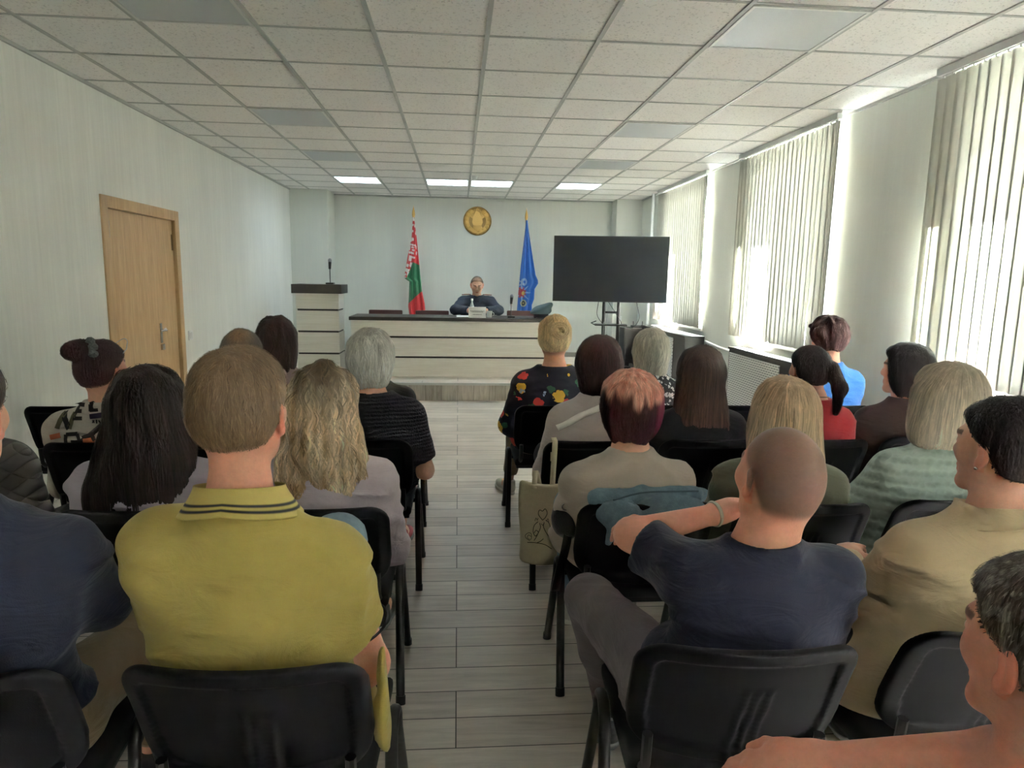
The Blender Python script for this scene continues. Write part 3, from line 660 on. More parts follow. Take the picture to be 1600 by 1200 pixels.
for i, ((a, b), (p, q)) in enumerate(zip(WIN, BL)):
    x0 = XR+.17
    f = MB()
    for y0, y1, z0, z1 in ((a, a+.06, WZ0, WZ1), (b-.06, b, WZ0, WZ1), (a+.06, b-.06, WZ0, WZ0+.06), (a+.06, b-.06, WZ1-.06, WZ1), ((a+b)/2-.04, (a+b)/2+.04, WZ0+.06, WZ1-.06)): f.box((x0, y0, z0), (x0+.07, y1, z1), .006)
    wf = st(f.build('window_%d' % (i+1), PVC))
    MB().box((x0-.012, a+.05, 1.5), (x0, a+.075, 1.62), .004).build('window_handle', WHITE, wf)
    MB().box((x0+.03, a+.05, WZ0+.05), (x0+.042, (a+b)/2-.03, WZ1-.05)).build('pane', GLASS, wf); MB().box((x0+.03, (a+b)/2+.03, WZ0+.05), (x0+.042, b-.05, WZ1-.05)).build('pane', GLASS, wf)
    MB().box((XR-.13 if i == 9 else XR-.03, a-.03, WZ0-.035), (x0, b+.03, WZ0), .006).build('window_sill', PVC, wf)
    # blind
    t = empty('vertical_blind', (2.86, (p+q)/2, ZC-.05))
    tag(t, bl_lab[i] or ('cream vertical blind on the window just behind the camera' if i else 'cream vertical blind on the rearmost window'), 'vertical blind', 'vertical blinds on the windows')
    t['kind'] = 'thing'
    MB().box((-.022, p-(p+q)/2, -.0), (.022, q-(p+q)/2, .045), .004).build('head_rail', WHITE, t)
    V, F = [], []; n = int((q-p)/(.078)); R = random.Random(i)
    for k in range(n):
        y = p+(k+.5)*(q-p)/n-(p+q)/2; ang = R.gauss(-.01, .02) if i != 2 else R.gauss(-.02, .06); L = .0475; zb = -1.78+R.uniform(-.004, .004)
        sw = R.gauss(0, .008)
        for jz in range(9):
            z = -.012+(zb+.012)*jz/8
            for ju in range(5):
                u = (ju/4*2-1); cv = .006*(1-u*u); aa = ang+sw*jz
                lx, ly = math.sin(aa), math.cos(aa)
                V.append((lx*u*L+ly*cv, y+ly*u*L-lx*cv, z))
        o = len(V)-45
        for jz in range(8):
            for ju in range(4): c = o+jz*5+ju; F.append((c, c+1, c+6, c+5))
    sl = link('slat_curtain', npmesh('slat_curtain', V, F), BLIND, t, smooth=True)
    so = sl.modifiers.new('s', 'SOLIDIFY'); so.thickness = .0012
    c = MB()
    for dy in (0, .02): c.tube([(0, p-(p+q)/2+.02+dy, 0), (.0, p-(p+q)/2+.02+dy, -1.5)], .002, 5)
    c.tube([(0, p-(p+q)/2+.03, -1.5), (0, p-(p+q)/2+.03, -1.56)], .007, 8)
    c.build('bead_chain', WHITE, t)
    m = MB()
    for k in range(n):
        y = p+(k+.5)*(q-p)/n-(p+q)/2; m.box((-.006, y-.006, -.014), (.006, y+.006, .002))
    m.box((-.004, p-(p+q)/2+.01, -.004), (.004, q-(p+q)/2-.01, .002)).build('slat_hanger', WHITE, t)
# ceiling lights
LITM, n, b = newmat('lit_diffuser'); tc = n('ShaderNodeTexCoord'); sx = n('ShaderNodeSeparateXYZ', i={0: tc.outputs['Object']})
wv = n('ShaderNodeMath', operation='SINE', i={0: n('ShaderNodeMath', operation='MULTIPLY', i={0: sx.outputs[0], 1: 84.}).outputs[0]})
mr = n('ShaderNodeMapRange', i={'Value': wv.outputs[0], 'From Min': -1, 'From Max': 1, 'To Min': 1.3, 'To Max': 2.6}); n.l.new(mr.outputs[0], b.inputs['Emission Strength']); b.inputs['Emission Color'].default_value = (.72, .90, 1, 1); b.inputs['Base Color'].default_value = (.8, .8, .8, 1)
OFFM = mat('prismatic_diffuser', 'c3c7cb', .3, bump=.3, bscale=300)
LX = {-3: 'far left', -1: 'centre left', 0: 'centre right', 2: 'far right'}
for i, j, lit, lab in [(-3, 9, 1, 'lit square ceiling light above the lectern'), (-1, 9, 1, 'lit square ceiling light above the red and green flag, left of the central pair'), (0, 9, 1, 'lit square ceiling light right of the central pair before the gold emblem'), (2, 9, 1, 'lit square ceiling light above the television'),
    (-3, -1, 0, 'unlit square ceiling light nearest on the left side of the ceiling'), (-3, 3, 0, 'unlit square ceiling light second from the camera on the left side'), (-3, 6, 0, 'unlit square ceiling light third from the camera on the left, before the lit one'), (2, -1, 0, 'unlit square ceiling light nearest on the window side'), (2, 3, 0, 'unlit square ceiling light second from the camera on the window side'), (2, 6, 0, 'unlit square ceiling light third on the window side, before the lit one')]:
    x, y = .148+.6*i, 3.86+.6*j
    t = empty('ceiling_light', (x+.3, y+.3, ZC)); tag(t, lab, 'ceiling light', 'square lights in the ceiling grid'); t['kind'] = 'thing'
    f = MB()
    for lo, hi in (((-.288, -.288), (.288, -.272)), ((-.288, .272), (.288, .288)), ((-.288, -.272), (-.272, .272)), ((.272, -.272), (.288, .272))): f.box((*lo, -.012), (*hi, .0))
    f.build('frame', WHITE, t); MB().box((-.274, -.274, -.009), (.274, .274, -.001)).build('diffuser', LITM if lit else OFFM, t)
s = MB().lathe([(0, -.045), (.02, -.044), (.034, -.03), (.04, -.008), (.045, 0), (0, 0)], (.20, 8.95, ZC)).build('smoke_detector', PVC); tag(s, 'small white smoke detector on the ceiling before the centre lights', 'smoke detector')
# heating
t = MB().tube([(2.90, 10.2, 0), (2.90, 10.2, ZC)], .022, 12).build('riser_pipe', PVC); tag(t, 'white vertical heating pipe in the far right corner', 'pipe')
t = MB().tube(spline([(2.915, 7.76, .83), (2.915, 7.3, .80), (2.915, 6.86, .79), (2.91, 6.80, .74), (2.91, 6.79, .5), (2.91, 6.79, .0)], 30), .016, 10).build('heating_pipe', PVC); tag(t, 'white heating pipe running along the wall between the two radiator covers', 'pipe')
def perfmat():
    m, n, b = newmat('perforated_white'); tc = n('ShaderNodeTexCoord'); sp = n('ShaderNodeSeparateXYZ', i={0: tc.outputs['Object']}); cb = n('ShaderNodeCombineXYZ', i={0: sp.outputs[1], 1: sp.outputs[2]})
    v = n('ShaderNodeTexBrick', offset=.5, i={'Vector': cb.outputs[0], 'Scale': 1.0, 'Mortar Size': .006, 'Mortar Smooth': .1, 'Brick Width': .05, 'Row Height': .022})
    mx = n('ShaderNodeMix', data_type='RGBA', i={0: v.outputs['Fac'], 6: c4(lin('8e9190')), 7: c4(lin('e3e4e1'))}); n.l.new(mx.outputs[2], b.inputs['Base Color']); b.inputs['Roughness'].default_value = .5; return m
PERF = perfmat()
def radcover(y0, y1, x0, z1, g0, g1, lab):
    r = MB().box((x0, y0, .0), (XR-.035, y0+.04, z1), .003).box((x0, y1-.04, 0), (XR-.035, y1, z1), .003).box((x0-.01, y0-.01, z1), (XR-.035, y1+.01, z1+.025), .004).box((x0, y0+.04, 0), (x0+.02, g0, z1)).box((x0, g1, 0), (x0+.02, y1-.04, z1)).box((x0, g0, 0), (x0+.02, g1, .1)).box((x0, g0, z1-.05), (x0+.02, g1, z1))
    o = r.build('radiator_cover', DARKW); tag(o, lab, 'radiator cover', 'radiator covers under the windows')
    MB().box((x0-.012, g0-.02, .08), (x0+.012, g1+.02, z1-.03), .003).build('grille_panel', PERF, o); return o
radcover(7.8, 9.7, 2.68, .86, 8.25, 9.1, 'dark wooden radiator cover with a white grille under the far window')
radcover(5.28, 6.72, 2.78, .85, 5.62, 6.66, 'dark wooden radiator cover with a white perforated panel under the middle window')
radcover(2.45, 4.05, 2.78, .85, 2.7, 3.8, 'dark wooden radiator cover under the near window, hidden behind people')
c = MB().box((2.44, 9.78, .0), (2.86, 10.15, .83), .005).build('equipment_cabinet', DARKW); tag(c, 'dark brown low cabinet in the far right corner holding a router', 'cabinet')
MB().box((2.46, 9.772, .03), (2.645, 9.78, .80), .002).build('door', DARKW, c); MB().box((2.655, 9.772, .03), (2.84, 9.78, .80), .002).build('door', DARKW, c)
r = MB().box((2.58, 9.82, .83), (2.8, 9.98, .865), .006).build('router', BLACK); tag(r, 'black router box lying on the dark cabinet in the corner', 'router')
for x in (2.62, 2.76): MB().tube([(x, 9.97, .86), (x, 9.985, .92)], .005, 8).build('antenna', BLACK, r)
o = MB().box((2.60, 10.955, .86), (2.68, 10.97, .94), .003).build('wall_socket', PVC); tag(o, 'white wall socket low on the right pilaster behind the screen stand', 'socket')
# ---------------------------------------------------------------- stage furniture
def banded(name, x0, x1, y0, y1, z0, z1, gaps, label, cat, topz, toph, ov):
    t = empty(name, ((x0+x1)/2, (y0+y1)/2, z0)); tag(t, label, cat); t['kind'] = 'thing'
    X, Y = (x1-x0)/2, (y1-y0)/2; zs = [0]+[g-z0 for g in gaps]+[z1-z0]
    def shell(i, z0_, z1_, bev=0):
        return MB().box((-X+i, -Y+i, z0_), (X-i, -Y+i+.022, z1_), bev).box((-X+i, -Y+i+.01, z0_), (-X+i+.022, Y-.004, z1_), bev).box((X-i-.022, -Y+i+.01, z0_), (X-i, Y-.004, z1_), bev)
    shell(.014, 0, z1-z0).build('carcass', DARKW, t)
    for a, b in zip(zs, zs[1:]): shell(0, a+(.0 if a == 0 else .012), b-(.012 if b < zs[-1] else 0)).build('front_board', LIGHTW, t)
    MB().box((-X-ov, -Y-ov, z1-z0), (X+ov, Y+ov, z1-z0+toph), .004).build('top', DARKW, t); return t
banded('presidium_desk', -1.385, 1.365, 8.93, 9.6, PZ, .955, (.475, .74), 'long pale wood desk with dark strips and a dark top on the podium', 'desk', .955, .045, .025)
t = banded('lectern', -2.075, -1.535, 8.92, 9.33, PZ, 1.29, (.515, .80, 1.08), 'pale wood lectern with dark bands standing left of the desk', 'lectern', 1.29, .115, .045)
def mic(loc, h, lab, tilt=.3):
    t = empty('microphone', loc); tag(t, lab, 'microphone', 'gooseneck microphones'); t['kind'] = 'thing'
    MB().box((-.05, -.06, 0), (.05, .06, .025), .01).build('base', BLACKM, t); MB().tube(spline([(0, 0, .02), (0, -.005, h*.4), (0, -.01, h*.62)], 8), .006, 8).build('stem', BLACKM, t)
    MB().tube([(0, -.01, h*.6), (.005, -.02, h*.88)], [.016, .021], 12).build('body', BLACKM, t); MB().ball((.006, -.022, h*.93), (.024, .024, .028)).build('head', mat('mic_mesh', '8a8d90', .4, .8), t)
mic((-1.66, 9.05, 1.405), .33, 'gooseneck microphone standing on the lectern'); mic((.71, 9.1, 1.0), .31, 'gooseneck microphone on the desk beside the peaked cap')
# office chairs behind the desk
BUR = mat('burgundy_vinyl', '4d2f2d', .5, bump=.1)
def office(x, y, lab, z=1.035):
    t = empty('office_chair', (x, y, PZ)); tag(t, lab, 'chair', 'burgundy chairs behind the desk'); t['kind'] = 'thing'
    MB().box((-.22, -.24, .37), (.22, .19, .44), .025).build('seat', BUR, t); MB().box((-.245, .19, .5), (.245, .24, z-PZ), .022).build('backrest', BUR, t)
    for sx in (-1, 1):
        for sy in (-.2, .2): MB().tube([(sx*.2, sy, 0), (sx*.2, sy, .38)], .012, 8).build('leg', BLACKM, t)
        MB().tube([(sx*.19, .18, .40), (sx*.19, .215, .6)], .011, 8).build('back_bracket', BLACKM, t)
office(-1.06, 9.88, 'burgundy chair behind the desk, leftmost of the row'); office(-.38, 9.88, 'burgundy chair behind the desk in front of the red and green flag'); office(.28, 9.93, 'burgundy chair under the seated officer', 1.0); office(.97, 9.88, 'burgundy chair behind the desk in front of the blue flag', 1.05)
# things on the desk
PAPER = mat('white_paper', 'f0efee', .7)
t = empty('name_card', (.255, 9.0, 1.0)); tag(t, 'folded white name card standing on the desk before the officer', 'name card'); t['kind'] = 'thing'
MB().prism([(-.115, 0), (.115, 0), (.115, .145), (-.115, .145)], 0, .002, Matrix.Rotation(-.25, 4, 'X')).prism([(-.115, 0), (.115, 0), (.115, .145), (-.115, .145)], 0, .002, Matrix.Translation((0, .072, 0)) @ Matrix.Rotation(.25, 4, 'X')).build('card', PAPER, t)
m = MB()
for z, a in ((.088, .095), (.076, .08), (.04, .06)):
    R = random.Random(int(z*1000)); x = -a
    while x < a: w = R.uniform(.006, .016); m.box((x, -.0012, z), (min(a, x+w), -.0004, z+.006), M=Matrix.Rotation(-.25, 4, 'X')); x += w+.004
m.build('lettering', mat('ink', '55565a', .8), t)
t = MB().lathe([(0, 0), (.03, 0), (.032, .01), (.032, .12), (.028, .15), (.012, .2), (.012, .225), (0, .225)], (.185, 9.1, 1.0)).build('water_bottle', mat('clear_plastic', 'b4c0c2', .15)); tag(t, 'small clear water bottle behind the white name card', 'bottle')
MB().lathe([(0, .222), (.015, .222), (.015, .248), (0, .248)], (.185, 9.1, 1.0)).build('cap', PVC, t); MB().lathe([(.0325, .05), (.0328, .055), (.0328, .11), (.0325, .115)], (.185, 9.1, 1.0)).build('bottle_label', mat('bottle_blue', '9fb4c4', .5), t)
t = MB().lathe([(0, 0), (.03, 0), (.034, .01), (.04, .085), (.037, .085), (.031, .012), (0, .012)], (.42, 9.12, 1.0)).build('cup', PVC); tag(t, 'small white cup on the desk right of the name card', 'cup'); MB().tube(arc((.46, 9.12, 1.045), .022, -1.4, 1.4, 8, 'xz'), .004, 8).build('handle', PVC, t)
t = MB().box((-.02, 9.05, 1.0), (.24, 9.35, 1.008)).build('paper_sheets', PAPER); tag(t, 'white sheets of paper under the officer\'s hands', 'papers')
# peaked cap
UNI = mat('navy_uniform', '27303f', .8, bump=.12, bscale=300); UCAP = mat('cap_cloth', '3f5257', .8, bump=.1, bscale=300)
F = Field(axis(-.2, .2, .006), axis(-.2, .2, .006), axis(-.03, .26, .006)); F.ell((.0, .0, .125), (.158, .15, .045), rot(0, .0, -.36), 0).ell((.02, 0, .1), (.12, .12, .06), None, .05).ell((.06, 0, .15), (.1, .12, .03), rot(0, 0, -.55), .04); x, y, z = F.pts(); F.D = smax(F.D, .035-z, .006)
V, Q = F.mesh(); t = link('peaked_cap', npmesh('peaked_cap', V, Q), UCAP, loc=(1.12, 9.12, 1.0), smooth=True); tag(t, 'dark green peaked service cap lying on the right end of the desk', 'cap')
MB().lathe([(.0, .0), (.098, .0), (.101, .02), (.1, .055), (0, .055)], n=32).build('cap_band', mat('cap_navy', '1d2230', .8), t); MB().prism([(-.09, .0), (-.05, -.0), (.0, -.0), (.05, 0), (.09, 0), (.07, .008), (-.07, .008)], -.15, -.07).build('visor', BLACK, t)
# emblem: wreath, sheaves, country outline, globe, star
t = empty('wall_emblem', (.307, YB-.001, 2.437), 0); tag(t, 'round gold state emblem high on the back wall', 'emblem'); t['kind'] = 'thing'
RX = Matrix.Rotation(PI/2, 4, 'X')
MB().lathe([(0, 0), (.225, 0), (.23, .02), (.218, .035), (.2, .022), (0, .02)], M=RX, n=48).build('disc', mat('gold_recess_shade', 'a3844c', .45, .35), t)  # darker gold paints recess shade into the disc, so the relief stands out
m = MB()
for s in (-1, 1):
    for k in range(7):
        a = -1.25+k*.36; r = .178; m.ball((s*r*math.cos(a), -.028, r*math.sin(a)), (.05, .022, .036), 12, Matrix.Rotation(-s*(a+PI/2)*1, 4, 'Y'))
    for k in range(10):
        a = -.9+k*.22; r = .15
        m.ball((s*r*math.cos(a), -.034, r*math.sin(a)), (.012, .012, .03), 8, Matrix.Rotation(-s*(a-.2), 4, 'Y'))
m.build('wreath', GOLD, t)
m = MB()
for k in range(17): a = PI*(.18+.64*k/16); m.tube([(.03*math.cos(a), -.022, .0), (.2*math.cos(a), -.024, .02+.17*math.sin(a))], [.004, .008], 6)
m.build('sun_rays', GOLD, t)
MB().prism([(-.085, -.02), (-.075, .06), (-.05, .1), (-.03, .15), (.0, .155), (.03, .13), (.05, .09), (.075, .05), (.088, -.02), (.06, -.09), (-.06, -.09)], -.04, -.02).build('country_outline', GOLD, t)
m = MB().ball((0, -.02, -.115), (.085, .03, .06), 20)
for z in (-.1, -.085, -.07): m.tube([(.08*math.cos(a)*(1-abs(z+.11)*4), -.03-.022*math.sin(a), z+.0) for a in np.linspace(.2, PI-.2, 9)], .004, 6)
m.build('globe', GOLD, t)
m = MB()
P = [(.03*(1 if k % 2 == 0 else .42)*math.sin(k*PI/5), .185+.03*(1 if k % 2 == 0 else .42)*math.cos(k*PI/5)) for k in range(10)]; m.prism(P, -.04, -.02).build('star', GOLD, t)
m = MB()
for s in (-1, 1): m.tube(spline([(0, -.04, -.2), (s*.06, -.045, -.185), (s*.12, -.04, -.15), (s*.15, -.04, -.13)], 10), .016, 8)
m.ball((0, -.04, -.2), (.035, .02, .024)).build('ribbon', GOLD, t)
# flags
POLE = mat('flag_pole_wood', '8b6a45', .5)
def inside(px, pz, poly):
    r = np.zeros(px.shape, bool); n = len(poly)
    for i in range(n):
        (x0, z0), (x1, z1) = poly[i-1], poly[i]
        c = ((z0 > pz) != (z1 > pz)) & (px < (x1-x0)*(pz-z0)/(z1-z0+1e-9)+x0); r ^= c
    return r
def flag(name, x, y, lab, left, right, paint, pleat, topz):
    t = empty(name, (x, y, PZ)); tag(t, lab, 'flag', 'flags on poles behind the desk'); t['kind'] = 'thing'
    MB().tube([(0, .02, 0), (.0, .02, topz-PZ)], .014, 12).build('pole', POLE, t)
    MB().lathe([(0, -.005), (.016, 0), (.026, .05), (.02, .1), (.008, .15), (0, .2)], (0, .02, topz-PZ-.02)).build('finial', GOLD, t)
    MB().lathe([(0, 0), (.15, 0), (.15, .02), (.05, .05), (.03, .2), (0, .2)], (0, .02, 0)).build('stand', BLACKM, t)
    nu, nv = 110, 220; zt, zb = left[0][1], min(left[-1][1], right[-1][1]); V = []; vs = np.linspace(0, 1, nv); us = np.linspace(0, 1, nu); z = zt+(zb-zt)*vs
    xl = np.interp(-z, [-p[1] for p in left], [p[0] for p in left]); xr = np.interp(-z, [-p[1] for p in right], [p[0] for p in right])
    X = xl[:, None]+(xr-xl)[:, None]*us[None]; Z = np.repeat(z[:, None], nu, 1); w = (xr-xl)[:, None]
    Y = pleat*np.sin(us[None]*PI*5+vs[:, None]*2.5)*np.minimum(1, w/.15)*.6-.02-.03*np.sin(us[None]*PI)+.02*np.sin(us[None]*17+vs[:, None]*3)*np.minimum(1, w/.2)*.5
    C = paint(X, Z); P = np.stack([X, Y, Z-PZ], 2).reshape(-1, 3)
    i = (np.arange(nv-1)[:, None]*nu+np.arange(nu-1)[None]).ravel(); Q = np.stack([i, i+1, i+nu+1, i+nu], 1)
    o = link('cloth', npmesh('cloth', P, Q, C.reshape(-1, 3)), mat('flag_silk', 'ffffff', .6, attr='Col', sheen=.2), t, smooth=True); so = o.modifiers.new('s', 'SOLIDIFY'); so.thickness = .003
    return t
K = .00985  # metres to one photo pixel at the flags' distance
def fz(px, py): return ((px-180)/6.31*K, 2.445-(py-195)/6.31*K)
fr, fg, fw = [np.array(lin(c)) for c in ('c22b2f', '1f6b45', 'dcd8d4')]
def bel(X, Z):
    C = np.tile(fr, (*X.shape, 1)); orn = inside(X, Z, [fz(170, 180), fz(192, 180), fz(214, 420), fz(190, 500), fz(205, 610), fz(165, 700), fz(100, 820), fz(70, 800), fz(110, 560)])
    for q in ([(178, 195), (192, 195), (188, 235), (176, 235)], [(172, 262), (186, 262), (184, 280), (172, 282)], [(190, 262), (200, 275), (196, 300), (188, 290)], [(200, 330), (212, 345), (206, 375), (196, 360)], [(168, 320), (180, 322), (178, 345), (166, 342)], [(166, 395), (184, 400), (188, 422), (148, 442), (152, 418)], [(143, 453), (205, 468), (200, 484), (141, 472)], [(136, 478), (152, 480), (150, 524), (132, 518)], [(160, 484), (192, 490), (188, 504), (160, 498)], [(200, 470), (214, 480), (208, 515), (198, 500)], [(164, 508), (194, 514), (190, 534), (162, 526)], [(133, 530), (188, 545), (186, 564), (130, 552)], [(138, 572), (197, 590), (192, 608), (162, 598), (156, 634), (132, 626)], [(206, 530), (220, 540), (212, 575), (200, 560)], [(148, 640), (174, 650), (152, 695), (138, 682)], [(112, 655), (137, 664), (128, 692), (104, 684)], [(100, 700), (142, 715), (122, 748), (94, 732)], [(116, 752), (132, 737), (136, 765), (114, 780)], [(82, 760), (104, 752), (108, 772), (84, 782)], [(80, 790), (100, 784), (110, 806), (92, 816)]): C[inside(X, Z, [fz(*v) for v in q])] = fw
    gr = inside(X, Z, [fz(175, 640), fz(240, 668), fz(268, 925), fz(70, 800), fz(110, 800)]) | inside(X, Z, [fz(95, 808), fz(145, 830), fz(275, 925), fz(230, 960), fz(100, 1085)]); C[gr] = fg; return C
flag('flag_on_pole', -.707, 11.0, 'red and green flag with a white ornament hanging on a pole left of the emblem', [fz(176, 195), fz(160, 400), fz(120, 580), fz(84, 795), fz(98, 812), fz(136, 835), fz(130, 1000), fz(124, 1090), fz(150, 1300)], [fz(184, 195), fz(192, 240), fz(215, 420), fz(235, 640), fz(262, 920), fz(290, 1060), fz(310, 1300)], bel, .022, 2.46)
fb, fy = np.array(lin('1f5fae')), np.array(lin('c8a96a'))
def mch(X, Z):
    C = np.tile(fb, (*X.shape, 1))
    for cx, cz, r0, r1, col in ((-.06, 1.30, 0, .075, 'a32e33'), (-.035, 1.29, 0, .028, 'c9a24c'), (-.03, 1.13, .0, .05, 'b8b08c'), (-.03, 1.13, 0, .034, '3a3c30'), (-.03, 1.13, .0, .012, 'c9b25a'), (-.09, 1.45, .02, .035, '8fa4c0'), (-.02, 1.47, .02, .05, '93a8c4')):
        d = np.hypot(X-cx, (Z-cz)*.85); C[(d < r1) & (d >= r0)] = lin(col)
    for k in range(8):
        a = k*PI/4; u = (X+.06)*math.cos(a)+(Z-1.3)*math.sin(a); v = -(X+.06)*math.sin(a)+(Z-1.3)*math.cos(a); C[(u > .06) & (u < .15) & (np.abs(v) < .012*(1-(u-.06)/.1)+.002)] = lin('7f9fcb')
    return C
flag('flag_on_pole', 1.081, 11.0, 'blue flag with a round red badge hanging on a pole right of the emblem', [(-.01, 2.44), (-.03, 2.2), (-.075, 1.75), (-.1, 1.4), (-.125, 1.0), (-.13, .8)], [(.012, 2.44), (.05, 2.2), (.11, 1.85), (.16, 1.58), (.2, 1.5), (.205, 1.45), (.15, 1.36), (.145, 1.2), (.11, 1.1), (.115, .8)], mch, .03, 2.46)
# television on a wheeled stand
t = empty('television', (2.04, 9.10, 1.667), -.194); tag(t, 'large black flat screen television on a wheeled stand right of the desk', 'television'); t['kind'] = 'thing'
MB().box((-.765, -.022, -.438), (.765, .02, .438), .006).build('housing', BLACKM, t); MB().box((-.756, -.0245, -.424), (.756, -.0215, .429)).build('screen', mat('screen_glass', '22252b', .14, spec=.6), t); MB().box((-.3, .02, -.25), (.3, .06, .25), .01).build('rear_box', BLACKM, t)
t = empty('screen_stand', (2.11, 9.25, PZ), -.194); tag(t, 'black wheeled stand with two posts carrying the television', 'stand'); t['kind'] = 'thing'
for sx in (-.1, .1):
    MB().tube([(sx, 0, .1), (sx, 0, 1.7)], .024, 14).build('post', BLACKM, t)
    MB().box((sx*3.2-.025, -.36, .075), (sx*3.2+.025, .36, .12), .008).build('foot', BLACKM, t)
    for sy in (-.33, .33):
        w = MB().lathe([(0, -.014), (.03, -.014), (.034, -.008), (.034, .008), (.03, .014), (0, .014)], M=Matrix.Translation((sx*3.2, sy, .034)) @ Matrix.Rotation(PI/2, 4, 'Y')).tube([(sx*3.2, sy, .05), (sx*3.2, sy, .08)], .01, 8).build('castor', BLACKM, t)
MB().box((-.34, -.03, .08), (.34, .03, .12), .006).build('base_bar', BLACKM, t); MB().box((-.1, -.012, .85), (.1, .012, .88), .004).build('crossbar', BLACKM, t)
MB().box((-.22, -.16, .685), (.22, .1, .705), .005).tube([(-.22, -.1, .695), (-.27, -.12, .72), (-.2, -.14, .75)], .008, 8).build('shelf', BLACKM, t); MB().box((-.35, -.05, 1.3), (.35, -.03, 1.36), .004).build('mount_plate', BLACKM, t)
CB = mat('cable_black', '1c1c1e', .5)
OFS = np.array((-.06, -.25, 0))
for lab, pts in (('thin black cable looping left of the screen stand', [(1.99, 9.5, 1.24), (1.98, 9.52, 1.05), (2.06, 9.52, .93), (2.14, 9.5, .9)]), ('thin black cable crossing between the two stand posts', [(2.11, 9.46, 1.24), (2.22, 9.45, 1.08), (2.3, 9.45, .96), (2.31, 9.46, .92)]), ('thin black cable looping right of the screen stand towards the wall', [(2.52, 9.5, 1.24), (2.58, 9.55, 1.0), (2.5, 9.6, .86), (2.36, 9.52, .89)])):
    tag(MB().tube(spline([tuple(np.array(q)+OFS) for q in pts], 20), .0045, 6).build('cable', CB), lab, 'cable', 'cables on the screen stand')
# ---------------------------------------------------------------- audience chairs
FAB = mat('black_fabric', '1a1a1d', .95, bump=.2, bscale=600)
def back_mesh():
    F = Field(axis(-.27, .27, .007), axis(-.34, -.10, .005), axis(.46, .85, .007)); x, y, z = F.pts()
    yb = -.178-.30*(z-.48)+.9*x*x-.25*(z-.5)*(z-.5)*1.2; n = (y-yb)*.95
    hw = .236-.10*np.maximum(0, .60-z)*1.4; r = .065; zb = .502-.22*x*x*0-.028*np.cos(x*6.6); zt = .803+.005*np.cos(x*7)
    zc, hh = (zt+zb)/2, (zt-zb)/2; qx, qz = np.abs(x)-hw+r, np.abs(z-zc)-hh+r
    d2 = np.minimum(np.maximum(qx, qz), 0)+np.hypot(np.maximum(qx, 0), np.maximum(qz, 0))-r
    rec = .010*sst((-d2-.036)/.008)
    for k in (-.036, -.012, .014): rec = rec-.005*sst((.009-np.abs(x-k-.03-(z-.6)*.08))/.004)*sst((.70-z)/.02)
    F.D = smax(smax(d2, n-.013, .014), -n-.015+rec, .010).astype(np.float32)
    V, Q = F.mesh(); return npmesh('backrest', V, Q)
CHB = mat('chair_plastic', '101013', .62, spec=.14, bump=.08, bscale=500)
def make_chair():
    t = empty('stacking_chair'); t['kind'] = 'thing'
    MB().box((-.222, -.165, .408), (.222, .25, .450), .02, seg=3).build('seat', FAB, t, smooth=True); MB().box((-.215, -.16, .392), (.215, .24, .415), .01).build('seat_shell', BLACK, t)
    link('backrest', back_mesh(), CHB, t, smooth=True)
    for s in (-1, 1):
        x = s*.243
        MB().tube([(x+s*.012, -.10, .012), (x, .03, .38)]+arc((x, .085, .40), .052, PI*.9, PI*.1, 8)+[(x, .14, .38), (x+s*.008, .30, .012)], .0155, 12, .8, up=(1, 0, 0)).build('leg_frame', BLACKM, t)
        MB().tube([(s*.19, .05, .425), (s*.19, -.15, .43), (s*.19, -.19, .47), (s*.19, -.198, .55)], .012, 8).build('back_bracket', BLACKM, t)
        for y, dx in ((-.103, .0122), (.303, .0082)): MB().tube([(x+s*dx, y, 0), (x+s*dx, y+(.008 if y < 0 else -.008), .03)], .0175, 10, .8, up=(1, 0, 0)).build('foot_cap', BLACK, t)
    MB().tube([(-.243, .085, .40), (.243, .085, .40)], .011, 10).build('cross_tube', BLACKM, t)
    return t
CH = {}
proto = make_chair()
ROWY = [1.48, 2.36, 3.26, 4.12]
def chair(key, x, y, lab, rz=0):
    c = proto if not CH else copy_tree(proto)
    c.location = (x, y, 0); c.rotation_euler = (0, 0, rz); CH[key] = c
    tag(c, lab, 'chair', 'black chairs of the audience'); return c
R1, R2, R3, R4 = ROWY
chair('L1a', -.40, R1, 'black chair under the man in the yellow polo shirt, by the aisle', -.03); chair('L1b', -1.0, R1-.02, 'black chair under the man in the dark navy shirt at the left edge', .1)
chair('L2a', -.455, R2, 'black aisle chair under the woman with long wavy blonde hair', .0); chair('L2b', -1.01, R2+.0, 'black chair under the woman with long straight black hair'); chair('L2c', -1.62, R2, 'black chair under the person in the quilted jacket at the left edge')
chair('L3a', -.44, R3, 'black aisle chair under the white-haired woman in the black knit top'); chair('L3b', -1.0, R3, 'black chair under the grey-haired man in the yellow shirt'); chair('L3c', -1.56, R3-.03, 'black chair under the woman in the letter-print blouse', .05)
chair('L4a', -.46, R4, 'black front-row chair hidden before the white-haired woman'); chair('L4b', -1.02, R4, 'black front-row chair under the woman with brown wavy hair'); chair('L4c', -1.57, R4-.03, 'empty black front-row chair before the man in the yellow shirt'); chair('L4d', -2.12, R4-.08, 'empty black front-row chair nearest the oak door', .04)
chair('R1a', .62, R1+.02, 'black aisle chair under the shaven-headed man in the navy T-shirt', -.06); chair('R1b', 1.2, R1+.06, 'black chair under the woman in the beige blouse', .05)
chair('R2a', .64, R2+.02, 'black aisle chair under the red-haired woman, denim jacket on its back'); chair('R2b', 1.185, R2, 'black chair under the blonde woman in the khaki jacket', -.03); chair('R2c', 1.745, R2+.03, 'black chair under the woman in the mint knitted sweater', .05)
